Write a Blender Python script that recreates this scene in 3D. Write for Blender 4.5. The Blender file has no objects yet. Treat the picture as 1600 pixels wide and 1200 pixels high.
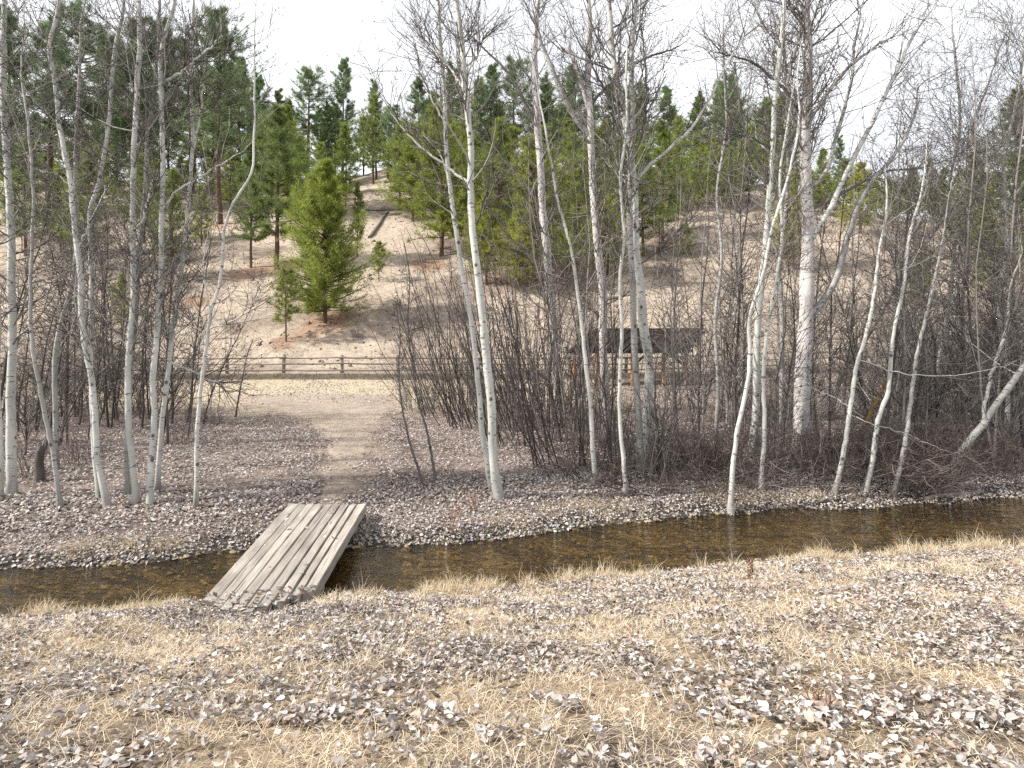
import bpy, math
import numpy as np

# ------------------------------------------------------------------ camera, sky, sun, exposure
scene = bpy.context.scene
COL = scene.collection
F, CX, HORIZON, EYE = 900.0, 800.0, 526.0, 2.6        # photo pixels / metres

cam_d = bpy.data.cameras.new('camera')
cam_d.sensor_width = 36.0
cam_d.lens = F / 1600.0 * 36.0
cam_d.shift_y = -(600.0 - HORIZON) / 1600.0
cam_d.clip_start, cam_d.clip_end = 0.05, 2000.0
cam = bpy.data.objects.new('camera', cam_d); COL.objects.link(cam)
cam.location = (0, 0, EYE); cam.rotation_euler = (math.radians(90), 0, 0)
scene.camera = cam

SUN_EL = math.radians(41)
SUN_AZ = math.radians(258)         # clockwise from +Y: the sun stands to the left, a little behind the camera
world = bpy.data.worlds.new('World'); scene.world = world; world.use_nodes = True
wn, wl = world.node_tree.nodes, world.node_tree.links
wn.clear()
w_out = wn.new('ShaderNodeOutputWorld'); w_bg = wn.new('ShaderNodeBackground')
w_sky = wn.new('ShaderNodeTexSky'); w_sky.sky_type = 'NISHITA'; w_sky.sun_disc = False
w_sky.sun_elevation, w_sky.sun_rotation = SUN_EL, SUN_AZ
w_sky.air_density, w_sky.dust_density, w_sky.ozone_density = 1.0, 3.0, 1.0
w_tc = wn.new('ShaderNodeTexCoord'); w_map = wn.new('ShaderNodeMapping'); w_map.inputs['Scale'].default_value = (1.2, 1.2, 3.0)
w_noise = wn.new('ShaderNodeTexNoise'); w_noise.inputs['Scale'].default_value = 2.2; w_noise.inputs['Detail'].default_value = 5
w_ramp = wn.new('ShaderNodeMapRange')
w_ramp.inputs['From Min'].default_value, w_ramp.inputs['From Max'].default_value = 0.30, 0.62
w_ramp.inputs['To Min'].default_value, w_ramp.inputs['To Max'].default_value = 0.72, 0.98
w_mix = wn.new('ShaderNodeMix'); w_mix.data_type = 'RGBA'
w_mix.inputs[7].default_value = (10.6, 10.8, 11.2, 1)          # thin high cloud
wl.new(w_tc.outputs['Generated'], w_map.inputs['Vector']); wl.new(w_map.outputs[0], w_noise.inputs['Vector'])
wl.new(w_noise.outputs[0], w_ramp.inputs['Value']); wl.new(w_ramp.outputs[0], w_mix.inputs[0])
wl.new(w_sky.outputs[0], w_mix.inputs[6]); wl.new(w_mix.outputs[2], w_bg.inputs['Color'])
w_bg.inputs['Strength'].default_value = 0.082
wl.new(w_bg.outputs[0], w_out.inputs[0])

sun_d = bpy.data.lights.new('sun', 'SUN'); sun_d.energy = 5.0; sun_d.angle = math.radians(1.2); sun_d.color = (1.0, 0.95, 0.87)
sun = bpy.data.objects.new('sun', sun_d); COL.objects.link(sun); sun.location = (-20, -10, 25)
sun.rotation_euler = (math.radians(90) - SUN_EL, 0, math.pi - SUN_AZ)

vs = scene.view_settings
vs.view_transform = 'Standard'; vs.look = 'None'; vs.gamma = 1.0; vs.use_curve_mapping = False
vs.exposure = 0.72
scene.render.engine = 'CYCLES'
scene.cycles.max_bounces = 6; scene.cycles.transparent_max_bounces = 12
scene.cycles.diffuse_bounces = 3; scene.cycles.glossy_bounces = 2
scene.cycles.use_denoising = False

# ------------------------------------------------------------------ helpers
def lattice(ix, iy, s):
    v = np.sin(ix * 127.1 + iy * 311.7 + s * 74.7) * 43758.5453
    return v - np.floor(v)

def noise(x, y, s=0):
    x = np.asarray(x, float); y = np.asarray(y, float)
    ix, iy = np.floor(x), np.floor(y); fx, fy = x - ix, y - iy
    fx = fx * fx * (3 - 2 * fx); fy = fy * fy * (3 - 2 * fy)
    a, b = lattice(ix, iy, s), lattice(ix + 1, iy, s)
    c, d = lattice(ix, iy + 1, s), lattice(ix + 1, iy + 1, s)
    return (a + (b - a) * fx) * (1 - fy) + (c + (d - c) * fx) * fy

def fbm(x, y, s=0, o=4):
    t, a, n = 0, 0.5, 0
    for k in range(o):
        t = t + a * noise(x * 2 ** k, y * 2 ** k, s + k * 3.1); n += a; a *= 0.5
    return t / n

def sstep(a, b, x):
    t = np.clip((np.asarray(x, float) - a) / (b - a), 0, 1)
    return t * t * (3 - 2 * t)

def unit(v): return v / np.maximum(np.linalg.norm(v, axis=-1, keepdims=True), 1e-9)

def pix(px, py, Y):
    """the point at depth Y metres whose sight line passes photo pixel (px, py)"""
    return np.array([(px - CX) / F * Y, Y, EYE - (py - HORIZON) / F * Y])

class Geo:
    """collects vertices and faces; build() links them as ONE mesh object"""
    def __init__(s): s.v = []; s.f3 = []; s.f4 = []; s.c = []; s.t = []; s.n = 0
    def add(s, v, f, c=None, t=None):
        v = np.asarray(v, float).reshape(-1, 3); f = np.asarray(f, np.int64) + s.n
        (s.f3 if f.shape[1] == 3 else s.f4).append(f)
        s.v.append(v); m = len(v); s.n += m
        c = np.ones((m, 3)) if c is None else np.broadcast_to(np.asarray(c, float), (m, 3))
        t = np.zeros((m, 3)) if t is None else t
        s.c.append(c); s.t.append(t)
    def mesh(s, name, mat, smooth=True):
        me = bpy.data.meshes.new(name)
        v = np.concatenate(s.v); me.vertices.add(len(v)); me.vertices.foreach_set('co', v.astype(np.float32).ravel())
        idx, tot = [], []
        for lst, k in ((s.f3, 3), (s.f4, 4)):
            if lst:
                f = np.concatenate(lst); idx.append(f.ravel()); tot.append(np.full(len(f), k))
        idx = np.concatenate(idx); tot = np.concatenate(tot)
        me.loops.add(len(idx)); me.loops.foreach_set('vertex_index', idx.astype(np.int32))
        me.polygons.add(len(tot))
        me.polygons.foreach_set('loop_start', np.concatenate([[0], np.cumsum(tot)[:-1]]).astype(np.int32))
        me.polygons.foreach_set('loop_total', tot.astype(np.int32))
        me.polygons.foreach_set('use_smooth', np.full(len(tot), smooth))
        ca = me.attributes.new('col', 'FLOAT_COLOR', 'POINT')
        c4 = np.ones((len(v), 4), np.float32); c4[:, :3] = np.concatenate(s.c); ca.data.foreach_set('color', c4.ravel())
        ta = me.attributes.new('tc', 'FLOAT_VECTOR', 'POINT')
        ta.data.foreach_set('vector', np.concatenate(s.t).astype(np.float32).ravel())
        me.update(calc_edges=True); me.materials.append(mat)
        return me
    def build(s, name, mat, parent=None, smooth=True):
        return link(name, s.mesh(name, mat, smooth), parent)

def link(name, me, parent=None):
    o = bpy.data.objects.new(name, me); COL.objects.link(o)
    if parent is not None:
        o.parent = parent
    return o

def tag(o, label=None, cat=None, group=None, kind=None):
    for k, v in (('label', label), ('category', cat), ('group', group), ('kind', kind)):
        if v: o[k] = v
    return o

def thing(name, loc, label, cat, group=None):
    o = bpy.data.objects.new(name, None); COL.objects.link(o); o.location = loc; o.empty_display_size = 0.2
    return tag(o, label, cat, group)

def copy_tree(o, parent=None):
    c = o.copy(); COL.objects.link(c); c.parent = parent
    for ch in list(o.children): copy_tree(ch, c)
    return c

def tubes(g, P, R, sides=5, col=None, rng=None):
    """P (N,n,3) polylines, R (N,n) radii"""
    P = np.asarray(P, float); R = np.asarray(R, float); N, n, _ = P.shape
    T = np.empty_like(P); T[:, 1:-1] = P[:, 2:] - P[:, :-2]; T[:, 0] = P[:, 1] - P[:, 0]; T[:, -1] = P[:, -1] - P[:, -2]
    T = unit(T); m = unit(P[:, -1] - P[:, 0])
    ref = np.where(np.abs(m[:, 2:3]) > 0.7, np.array([[1.0, 0, 0]]), np.array([[0, 0, 1.0]]))[:, None, :]
    U = unit(np.cross(T, np.broadcast_to(ref, T.shape))); W = np.cross(T, U)
    a = np.arange(sides) / sides * 2 * np.pi
    V = P[:, :, None, :] + R[:, :, None, None] * (np.cos(a)[None, None, :, None] * U[:, :, None, :] + np.sin(a)[None, None, :, None] * W[:, :, None, :])
    ln = np.concatenate([np.zeros((N, 1)), np.cumsum(np.linalg.norm(np.diff(P, axis=1), axis=2), axis=1)], 1)
    t = np.zeros((N, n, sides, 3)); t[..., 0] = (a / (2 * np.pi))[None, None]; t[..., 1] = ln[:, :, None]; t[..., 2] = np.arange(N)[:, None, None] * 0.37 % 1
    base = (np.arange(N) * n * sides)[:, None, None]; i = np.arange(n - 1)[None, :, None]; k = np.arange(sides)[None, None, :]; k2 = (k + 1) % sides
    q = np.stack(np.broadcast_arrays(base + i * sides + k, base + i * sides + k2, base + (i + 1) * sides + k2, base + (i + 1) * sides + k), -1).reshape(-1, 4)
    c = None
    if col is not None:
        c = np.asarray(col, float)
        c = np.broadcast_to(c[:, None, None, :] if c.ndim == 2 else c, (N, n, sides, 3)).reshape(-1, 3)
    g.add(V.reshape(-1, 3), q, c, t.reshape(-1, 3))

def box(g, P0, P1, w, h, col=None, bev=0.0, up=(0, 0, 1)):
    """a bar from P0 to P1 with a width x height section (corners chamfered by bev)"""
    P0, P1 = np.asarray(P0, float), np.asarray(P1, float); d = unit(P1 - P0)
    s = unit(np.cross(d, np.asarray(up, float))); u = np.cross(s, d)
    b = bev
    prof = [(-w/2+b, -h/2), (w/2-b, -h/2), (w/2, -h/2+b), (w/2, h/2-b), (w/2-b, h/2), (-w/2+b, h/2), (-w/2, h/2-b), (-w/2, -h/2+b)] if b else [(-w/2, -h/2), (w/2, -h/2), (w/2, h/2), (-w/2, h/2)]
    k = len(prof)
    V = [P + a * s + c * u for P in (P0, P1) for a, c in prof]
    f = [(i, (i + 1) % k, k + (i + 1) % k, k + i) for i in range(k)]
    L = np.linalg.norm(P1 - P0)
    t = np.array([[a, e * L, c] for e in (0, 1) for a, c in prof])
    g.add(V, f, col, t)
    m = g.n - 2 * k
    caps = [(i, i + 1, k - 2 - i, k - 1 - i) for i in range(k // 2 - 1)]
    g.f4.append(np.array([(a, e, d_, c) for a, c, d_, e in [(q[0], q[1], q[2], q[3]) for q in caps]]) + m)
    g.f4.append(np.array(caps) + m + k)

def spline(pts, n):
    p = np.asarray(pts, float); p = np.vstack([2 * p[0] - p[1], p, 2 * p[-1] - p[-2]])
    seg = np.linalg.norm(np.diff(p[1:-1], axis=0), axis=1); cum = np.concatenate([[0], np.cumsum(seg)])
    out = []
    for s in np.linspace(0, cum[-1], n):
        i = min(np.searchsorted(cum, s, 'right') - 1, len(seg) - 1); t = (s - cum[i]) / seg[i]
        a, b, c, d = p[i], p[i + 1], p[i + 2], p[i + 3]
        out.append(0.5 * (2 * b + (c - a) * t + (2 * a - 5 * b + 4 * c - d) * t * t + (3 * b - a - 3 * c + d) * t ** 3))
    return np.array(out)

# ------------------------------------------------------------------ materials
def mat(name):
    m = bpy.data.materials.new(name); m.use_nodes = True
    n, l = m.node_tree.nodes, m.node_tree.links
    return m, n, l, n['Principled BSDF']

def nd(n, kind, **kw):
    x = n.new(kind)
    for k, v in kw.items():
        if k in x.inputs: x.inputs[k].default_value = v
        else: setattr(x, k, v)
    return x

def attr(n, name): return nd(n, 'ShaderNodeAttribute', attribute_name=name)

def rng_map(n, l, src, a, b, c, d):
    r = nd(n, 'ShaderNodeMapRange'); r.inputs[1].default_value, r.inputs[2].default_value, r.inputs[3].default_value, r.inputs[4].default_value = a, b, c, d
    l.new(src, r.inputs[0]); return r.outputs[0]

def mixc(n, l, fac, A, B, mode='MIX'):
    x = n.new('ShaderNodeMix'); x.data_type = 'RGBA'; x.blend_type = mode
    for s, i in ((fac, 0), (A, 6), (B, 7)):
        if hasattr(s, 'is_linked'): l.new(s, x.inputs[i])
        elif i == 0: x.inputs[0].default_value = s
        else: x.inputs[i].default_value = (*s, 1)
    return x.outputs[2]

def bump(n, l, h, bs, strength=0.5, dist=0.02):
    b = nd(n, 'ShaderNodeBump', Strength=strength, Distance=dist); l.new(h, b.inputs['Height']); l.new(b.outputs[0], bs.inputs['Normal'])

def objcoord(n, l, scale):
    tc = n.new('ShaderNodeTexCoord'); oi = n.new('ShaderNodeObjectInfo')
    ad = nd(n, 'ShaderNodeVectorMath', operation='MULTIPLY_ADD')
    l.new(oi.outputs['Random'], ad.inputs[0]); ad.inputs[1].default_value = (37, 53, 71); l.new(tc.outputs['Object'], ad.inputs[2])
    mp = nd(n, 'ShaderNodeMapping', Scale=scale); l.new(ad.outputs[0], mp.inputs[0])
    return mp.outputs[0]

def bark_pale(name, A, B, mark, amount, rough=0.75, sscale=(7, 7, 24)):
    m, n, l, bs = mat(name)
    big = nd(n, 'ShaderNodeTexNoise', Scale=1.0, Detail=4); l.new(objcoord(n, l, (5, 5, 2)), big.inputs['Vector'])
    c = mixc(n, l, rng_map(n, l, big.outputs[0], 0.3, 0.7, 0, 1), A, B)
    sc = nd(n, 'ShaderNodeTexNoise', Scale=1.0, Detail=3, Roughness=0.6); l.new(objcoord(n, l, sscale), sc.inputs['Vector'])
    k = rng_map(n, l, sc.outputs[0], 0.66 - amount, 0.72 - amount, 0, 0.85)
    c = mixc(n, l, k, c, mark)
    vo = nd(n, 'ShaderNodeTexVoronoi', Scale=1.0); l.new(objcoord(n, l, (5.5, 5.5, 5.0)), vo.inputs['Vector'])
    kn = rng_map(n, l, vo.outputs['Distance'], 0.10, 0.22, 0.9, 0)
    c = mixc(n, l, kn, c, (0.035, 0.03, 0.028))
    # dark, rough bark and dirt gathering on the lowest half metre of the stem
    tc = n.new('ShaderNodeTexCoord'); sx = n.new('ShaderNodeSeparateXYZ'); l.new(tc.outputs['Object'], sx.inputs[0])
    lo = rng_map(n, l, sx.outputs[2], 0.05, 0.5, 1, 0)
    nm = nd(n, 'ShaderNodeMath', operation='MULTIPLY'); l.new(lo, nm.inputs[0]); l.new(rng_map(n, l, big.outputs[0], 0.35, 0.6, 0.1, 0.9), nm.inputs[1])
    c = mixc(n, l, nm.outputs[0], c, (0.12, 0.10, 0.085))
    l.new(c, bs.inputs['Base Color']); bs.inputs['Roughness'].default_value = rough
    bump(n, l, sc.outputs[0], bs, 0.5, 0.01)
    return m

M = {}
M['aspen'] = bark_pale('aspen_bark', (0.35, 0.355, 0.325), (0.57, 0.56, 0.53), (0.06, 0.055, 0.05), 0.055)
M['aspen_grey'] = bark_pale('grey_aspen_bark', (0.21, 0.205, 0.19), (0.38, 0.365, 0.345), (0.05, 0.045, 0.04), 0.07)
M['cottonwood'] = bark_pale('cottonwood_bark', (0.33, 0.305, 0.295), (0.56, 0.53, 0.515), (0.13, 0.11, 0.10), 0.07, 0.85, (9, 9, 7))
M['orange'] = bark_pale('orange_bark', (0.30, 0.17, 0.06), (0.42, 0.26, 0.10), (0.08, 0.05, 0.03), 0.04)
M['char'] = bark_pale('charred_wood', (0.05, 0.043, 0.04), (0.11, 0.095, 0.085), (0.01, 0.01, 0.01), 0.05)
M['dark_bark'] = bark_pale('dark_bark', (0.07, 0.06, 0.055), (0.15, 0.13, 0.12), (0.03, 0.027, 0.025), 0.05)

def simple(name, rough=0.8, spec=0.25, trans=0.0, tint=False, nscale=0, namp=0.3, bumpd=0):
    m, n, l, bs = mat(name)
    c = attr(n, 'col').outputs['Color']
    if tint:
        oi = n.new('ShaderNodeObjectInfo'); c = mixc(n, l, 1.0, c, oi.outputs['Color'], 'MULTIPLY')
    if nscale:
        tc = n.new('ShaderNodeTexCoord'); no = nd(n, 'ShaderNodeTexNoise', Scale=nscale, Detail=5, Roughness=0.65); l.new(tc.outputs['Object'], no.inputs['Vector'])
        k = rng_map(n, l, no.outputs[0], 0.25, 0.75, 1 - namp, 1 + namp)
        c = mixc(n, l, 1.0, c, k, 'MULTIPLY')
        if bumpd: bump(n, l, no.outputs[0], bs, 0.7, bumpd)
    l.new(c, bs.inputs['Base Color']); bs.inputs['Roughness'].default_value = rough; bs.inputs['Specular IOR Level'].default_value = spec
    if trans:
        tr = n.new('ShaderNodeBsdfTranslucent'); l.new(c, tr.inputs[0]); ms = n.new('ShaderNodeMixShader'); ms.inputs[0].default_value = trans
        l.new(bs.outputs[0], ms.inputs[1]); l.new(tr.outputs[0], ms.inputs[2]); l.new(ms.outputs[0], n['Material Output'].inputs[0])
    return m
M['twig'] = simple('twig_bark', 0.7, 0.3)
M['leaf'] = simple('dry_leaf', 0.65, 0.25, 0.12)
M['grass'] = simple('dry_grass', 0.6, 0.3, 0.25)
M['needle'] = simple('pine_needle', 0.5, 0.4, 0.42, tint=True)
M['pine_bark'] = simple('pine_bark', 0.9, 0.1, 0, nscale=9, namp=0.5, bumpd=0.03)
M['rock'] = simple('stone', 0.85, 0.2, 0, nscale=12, namp=0.35, bumpd=0.01)

def ground_mat():
    m, n, l, bs = mat('ground_soil')
    tc = n.new('ShaderNodeTexCoord'); c = attr(n, 'col').outputs['Color']
    a = nd(n, 'ShaderNodeTexNoise', Scale=2.3, Detail=8, Roughness=0.75); l.new(tc.outputs['Object'], a.inputs['Vector'])
    b = nd(n, 'ShaderNodeTexNoise', Scale=26, Detail=6, Roughness=0.7); l.new(tc.outputs['Object'], b.inputs['Vector'])
    c = mixc(n, l, 1.0, c, rng_map(n, l, a.outputs[0], 0.3, 0.7, 0.72, 1.25), 'MULTIPLY')
    c = mixc(n, l, 1.0, c, rng_map(n, l, b.outputs[0], 0.3, 0.7, 0.55, 1.35), 'MULTIPLY')
    l.new(c, bs.inputs['Base Color']); bs.inputs['Roughness'].default_value = 0.95; bs.inputs['Specular IOR Level'].default_value = 0.1
    ad = nd(n, 'ShaderNodeMath', operation='MULTIPLY_ADD'); l.new(a.outputs[0], ad.inputs[0]); ad.inputs[1].default_value = 3.0; l.new(b.outputs[0], ad.inputs[2])
    bump(n, l, ad.outputs[0], bs, 0.8, 0.05)
    return m
M['ground'] = ground_mat()

def wood_mat(name, A, B, scale=1.0):
    m, n, l, bs = mat(name)
    oi = n.new('ShaderNodeObjectInfo'); t = attr(n, 'tc')
    ad = nd(n, 'ShaderNodeVectorMath', operation='MULTIPLY_ADD'); l.new(oi.outputs['Random'], ad.inputs[0]); ad.inputs[1].default_value = (31, 57, 13); l.new(t.outputs['Vector'], ad.inputs[2])
    mp = nd(n, 'ShaderNodeMapping', Scale=(60 * scale, 2.2 * scale, 60 * scale)); l.new(ad.outputs[0], mp.inputs[0])
    gr = nd(n, 'ShaderNodeTexNoise', Scale=1.0, Detail=7, Roughness=0.7); l.new(mp.outputs[0], gr.inputs['Vector'])
    mp2 = nd(n, 'ShaderNodeMapping', Scale=(5, 1.3, 5)); l.new(ad.outputs[0], mp2.inputs[0])
    bl = nd(n, 'ShaderNodeTexNoise', Scale=1.0, Detail=4); l.new(mp2.outputs[0], bl.inputs['Vector'])
    c = mixc(n, l, rng_map(n, l, gr.outputs[0], 0.3, 0.68, 0, 1), A, B)
    c = mixc(n, l, 1.0, c, rng_map(n, l, bl.outputs[0], 0.3, 0.7, 0.7, 1.22), 'MULTIPLY')
    c = mixc(n, l, 1.0, c, rng_map(n, l, oi.outputs['Random'], 0, 1, 0.8, 1.12), 'MULTIPLY')
    mp3 = nd(n, 'ShaderNodeMapping', Scale=(38, 0.9, 38)); l.new(ad.outputs[0], mp3.inputs[0])
    cr = nd(n, 'ShaderNodeTexNoise', Scale=1.0, Detail=2); l.new(mp3.outputs[0], cr.inputs['Vector'])
    c = mixc(n, l, rng_map(n, l, cr.outputs[0], 0.69, 0.72, 0, 0.8), c, (0.05, 0.042, 0.036))
    l.new(c, bs.inputs['Base Color']); bs.inputs['Roughness'].default_value = 0.85; bs.inputs['Specular IOR Level'].default_value = 0.2
    bump(n, l, gr.outputs[0], bs, 0.6, 0.006)
    return m
M['plank'] = wood_mat('weathered_plank', (0.18, 0.16, 0.14), (0.42, 0.38, 0.335))
M['rail'] = wood_mat('weathered_rail', (0.12, 0.10, 0.085), (0.27, 0.235, 0.205))
M['post_red'] = wood_mat('orange_timber', (0.20, 0.10, 0.055), (0.36, 0.20, 0.115))
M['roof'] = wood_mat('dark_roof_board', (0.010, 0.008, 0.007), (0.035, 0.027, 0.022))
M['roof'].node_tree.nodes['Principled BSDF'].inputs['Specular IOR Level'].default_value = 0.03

def water_mat():
    m, n, l, bs = mat('stream_water'); n.remove(bs)
    tc = n.new('ShaderNodeTexCoord'); mp = nd(n, 'ShaderNodeMapping', Scale=(1.6, 9.0, 1), Rotation=(0, 0, math.radians(-10))); l.new(tc.outputs['Object'], mp.inputs[0])
    no = nd(n, 'ShaderNodeTexNoise', Scale=1.6, Detail=4, Roughness=0.55, Distortion=0.6); l.new(mp.outputs[0], no.inputs['Vector'])
    bp = nd(n, 'ShaderNodeBump', Strength=0.55, Distance=0.04); l.new(no.outputs[0], bp.inputs['Height'])
    fr = nd(n, 'ShaderNodeFresnel', IOR=1.33); l.new(bp.outputs[0], fr.inputs['Normal'])
    tr = n.new('ShaderNodeBsdfTransparent'); tr.inputs[0].default_value = (0.82, 0.71, 0.50, 1)
    gl = nd(n, 'ShaderNodeBsdfGlossy', Roughness=0.06); gl.inputs[0].default_value = (0.95, 0.95, 0.95, 1); l.new(bp.outputs[0], gl.inputs['Normal'])
    ms = n.new('ShaderNodeMixShader'); l.new(fr.outputs[0], ms.inputs[0]); l.new(tr.outputs[0], ms.inputs[1]); l.new(gl.outputs[0], ms.inputs[2])
    l.new(ms.outputs[0], n['Material Output'].inputs[0])
    return m
M['water'] = water_mat()

# ------------------------------------------------------------------ the lie of the land
WATER = -0.30
def edge(pts, z):
    P = np.array([pix(a, b, (EYE - z) * F / (b - HORIZON)) for a, b in pts])
    return P[:, 0], P[:, 1]
NEAR = edge([(-300, 995), (0, 968), (150, 958), (300, 942), (360, 962), (450, 960), (510, 937), (560, 930), (740, 926), (900, 906), (1050, 893), (1250, 874), (1440, 864), (1600, 856), (2100, 839)], 0.0)
FAR = edge([(-300, 905), (0, 890), (200, 880), (350, 866), (560, 858), (700, 851), (850, 834), (1000, 817), (1140, 803), (1300, 796), (1500, 786), (1600, 779), (2100, 762)], WATER)
def y_near(X): return np.interp(X, *NEAR) + 0.05 * (noise(X * 2.3, 0 * X, 5) - 0.5)
def y_far(X): return np.interp(X, *FAR) + 0.22 * (noise(X * 1.3, 0 * X, 6) - 0.5) + 0.12 * (noise(X * 4.0, 0 * X, 7) - 0.5)

def height(X, Y):
    X = np.asarray(X, float); Y = np.asarray(Y, float)
    yn, yf = y_near(X), y_far(X)
    near = 1.18 * np.clip((yn - Y) / (yn - 1.9), 0, 1.12) + 0.10 * (fbm(X * 0.9, Y * 0.9, 1) - 0.5) * sstep(0, 1.2, yn - Y) + 0.05 * (fbm(X * 4, Y * 4, 11) - 0.5) * sstep(0, .4, yn - Y)
    near = np.where(Y < 1.2, near * 1.0, near)
    bed = -0.50 + 0.08 * (fbm(X * 2.5, Y * 2.5, 2) - 0.5)
    far = 0.10 * (fbm(X * 0.5, Y * 0.5, 3) - 0.5) + 0.05 * (fbm(X * 3, Y * 3, 4) - 0.5)
    far = far + 0.30 * sstep(34.9, 35.3, Y + 0.3 * fbm(X * .5, 0 * X, 21)) + 0.45 * sstep(4, 24, X) * sstep(22, 35, Y)
    slope = 0.455 - 0.10 * sstep(38, 80, X) - 0.03 * sstep(20, 40, -X)
    d = np.maximum(Y - 37.5 - 1.0 * (fbm(X * 0.15, 0 * X, 8) - 0.5), 0)
    hill = slope * (d - 3 * (1 - np.exp(-d / 3)))
    crest = 92 + 10 * (noise(X * 0.03, 0 * X, 9) - 0.5) - 22 * sstep(20, 60, X)
    hill = np.where(d > crest, slope * (crest - 3) - 0.25 * (d - crest), hill)
    hill = hill + sstep(1, 12, d) * (2.0 * (fbm(X * 0.06, Y * 0.06, 10) - 0.5) + 0.55 * (fbm(X * 0.35, Y * 0.35, 12, 3) - 0.5))
    hill = hill + sstep(0.5, 4, d) * 0.18 * (fbm(X * 1.1, Y * 1.1, 13, 3) - 0.5)
    far = far + hill
    a = sstep(0, 0.42, Y - yn)                 # near bank drop
    b = .40 * sstep(-0.35, 0.12, Y - yf) + .22 * sstep(-.05, .5, Y - yf) + .38 * sstep(0.0, 2.3, Y - yf)     # far bank: a low wet lip, then a gentle rise
    z = near * (1 - a) + bed * a
    return np.where(Y > yf - 0.36, bed * (1 - b) + far * b, z)

def H(x, y): return float(height(np.array([x]), np.array([y]))[0])

def hit(px, py):
    """where the sight line of photo pixel (px, py) meets the land"""
    ys = np.concatenate([np.arange(1.5, 30, 0.02), np.arange(30, 200, 0.1)])
    xs = (px - CX) / F * ys; zs = EYE - (py - HORIZON) / F * ys
    under = zs < height(xs, ys)
    under &= ~((ys > y_near(xs)) & (ys < y_far(xs)) & (py < 800))
    i = int(np.argmax(under)) if under.any() else int(np.argmin((zs - height(xs, ys))[3000:])) + 1425 * 0 + 3000 if False else int(np.argmax((height(xs, ys) - EYE) / ys * (ys > 60)))
    return np.array([xs[i], ys[i], H(xs[i], ys[i])])

PATH_L = np.array([pix(a, b, EYE * F / (b - HORIZON))[:2] for a, b in [(478, 800), (489, 770), (495, 740), (498, 712), (492, 685), (470, 660), (420, 640), (360, 624), (300, 612)]])
PATH_R = np.array([pix(a, b, EYE * F / (b - HORIZON))[:2] for a, b in [(566, 800), (574, 770), (580, 740), (594, 712), (604, 685), (613, 660), (622, 640), (630, 624), (640, 612)]])
def on_path(X, Y):
    l = np.interp(Y, PATH_L[:, 1], PATH_L[:, 0]); r = np.interp(Y, PATH_R[:, 1], PATH_R[:, 0])
    j = 1.3 * (fbm(X * 1.6, Y * 1.6, 31) - 0.5)
    return sstep(-0.3, 0.6, X - l + j) * sstep(-0.3, 0.6, r - X + j) * (Y > 8.6) * (1 - sstep(24, 27, Y))

PINES = []           # filled further down; needle litter tints the soil under these
LITTER = [(508, 505, 3.4), (432, 420, 3.2), (447, 533, 1.6), (345, 350, 3.5), (392, 425, 3.0), (300, 470, 2.5), (670, 412, 3.0), (870, 430, 4.0), (1040, 372, 3.0), (800, 440, 3.0)]
def ground_colour(X, Y):
    yn, yf = y_near(X), y_far(X)
    n1, n2 = fbm(X * 1.7, Y * 1.7, 41), fbm(X * .35, Y * .35, 42)
    straw, soil = np.array([0.34, 0.265, 0.18]), np.array([0.17, 0.135, 0.11])
    c = soil + (straw - soil) * sstep(0.38, 0.62, n1)[:, None]                       # near bank
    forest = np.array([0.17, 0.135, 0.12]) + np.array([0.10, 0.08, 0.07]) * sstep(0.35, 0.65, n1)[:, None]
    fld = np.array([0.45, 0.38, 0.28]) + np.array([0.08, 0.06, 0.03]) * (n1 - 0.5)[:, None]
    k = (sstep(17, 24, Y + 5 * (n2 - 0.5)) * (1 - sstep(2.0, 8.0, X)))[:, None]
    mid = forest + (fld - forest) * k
    hill = np.array([0.40, 0.33, 0.265]) + (np.array([0.19, 0.15, 0.125]) - np.array([0.40, 0.33, 0.265])) * (sstep(0.42, 0.60, fbm(X * .16, Y * .16, 43)) * (.55 + .45 * sstep(44, 70, Y)))[:, None]
    hill = hill + (np.array([0.48, 0.41, 0.32]) - hill) * (sstep(0.5, 0.7, n1) * 0.5)[:, None]
    lit = np.zeros_like(X)
    for px, py, r in LITTER_PTS:
        lit = np.maximum(lit, 1 - sstep(r * 0.35, r, np.hypot(X - px, (Y - py) * 0.8) + 1.4 * (n1 - 0.5)))
    hill = hill + (np.array([0.27, 0.145, 0.09]) - hill) * (0.65 * lit)[:, None]
    mid = mid + (hill - mid) * sstep(35.4, 37.5, Y)[:, None]
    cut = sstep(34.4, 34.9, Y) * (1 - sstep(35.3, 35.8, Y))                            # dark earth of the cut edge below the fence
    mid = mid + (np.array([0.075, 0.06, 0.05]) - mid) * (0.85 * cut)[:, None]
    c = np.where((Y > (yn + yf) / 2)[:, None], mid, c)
    bedc = np.array([0.21, 0.17, 0.10]) + np.array([0.20, 0.16, 0.09]) * (sstep(0.36, 0.66, fbm(X * 1.1 + Y * .2, Y * 7, 44)) - 0.4)[:, None]  # surface ripple streaks painted into the bed colour as bands along the flow
    wet = sstep(0.1, 0.35, Y - yn) * (1 - sstep(0.15, 0.42, Y - yf))
    c = c + (bedc - c) * wet[:, None]
    mud = sstep(-0.12, 0.05, Y - yf) * (1 - sstep(0.25, 0.6, Y - yf + .3 * (n1 - .5)))
    c = c + (np.array([0.055, 0.05, 0.05]) - c) * (0.85 * mud)[:, None]
    p = on_path(X, Y)
    c = c + (np.array([0.33, 0.265, 0.215]) - c) * (0.85 * p)[:, None]
    return np.clip(c, 0.01, 0.9)
LITTER_PTS = [(*hit(a, b)[:2], r) for a, b, r in LITTER]

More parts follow.
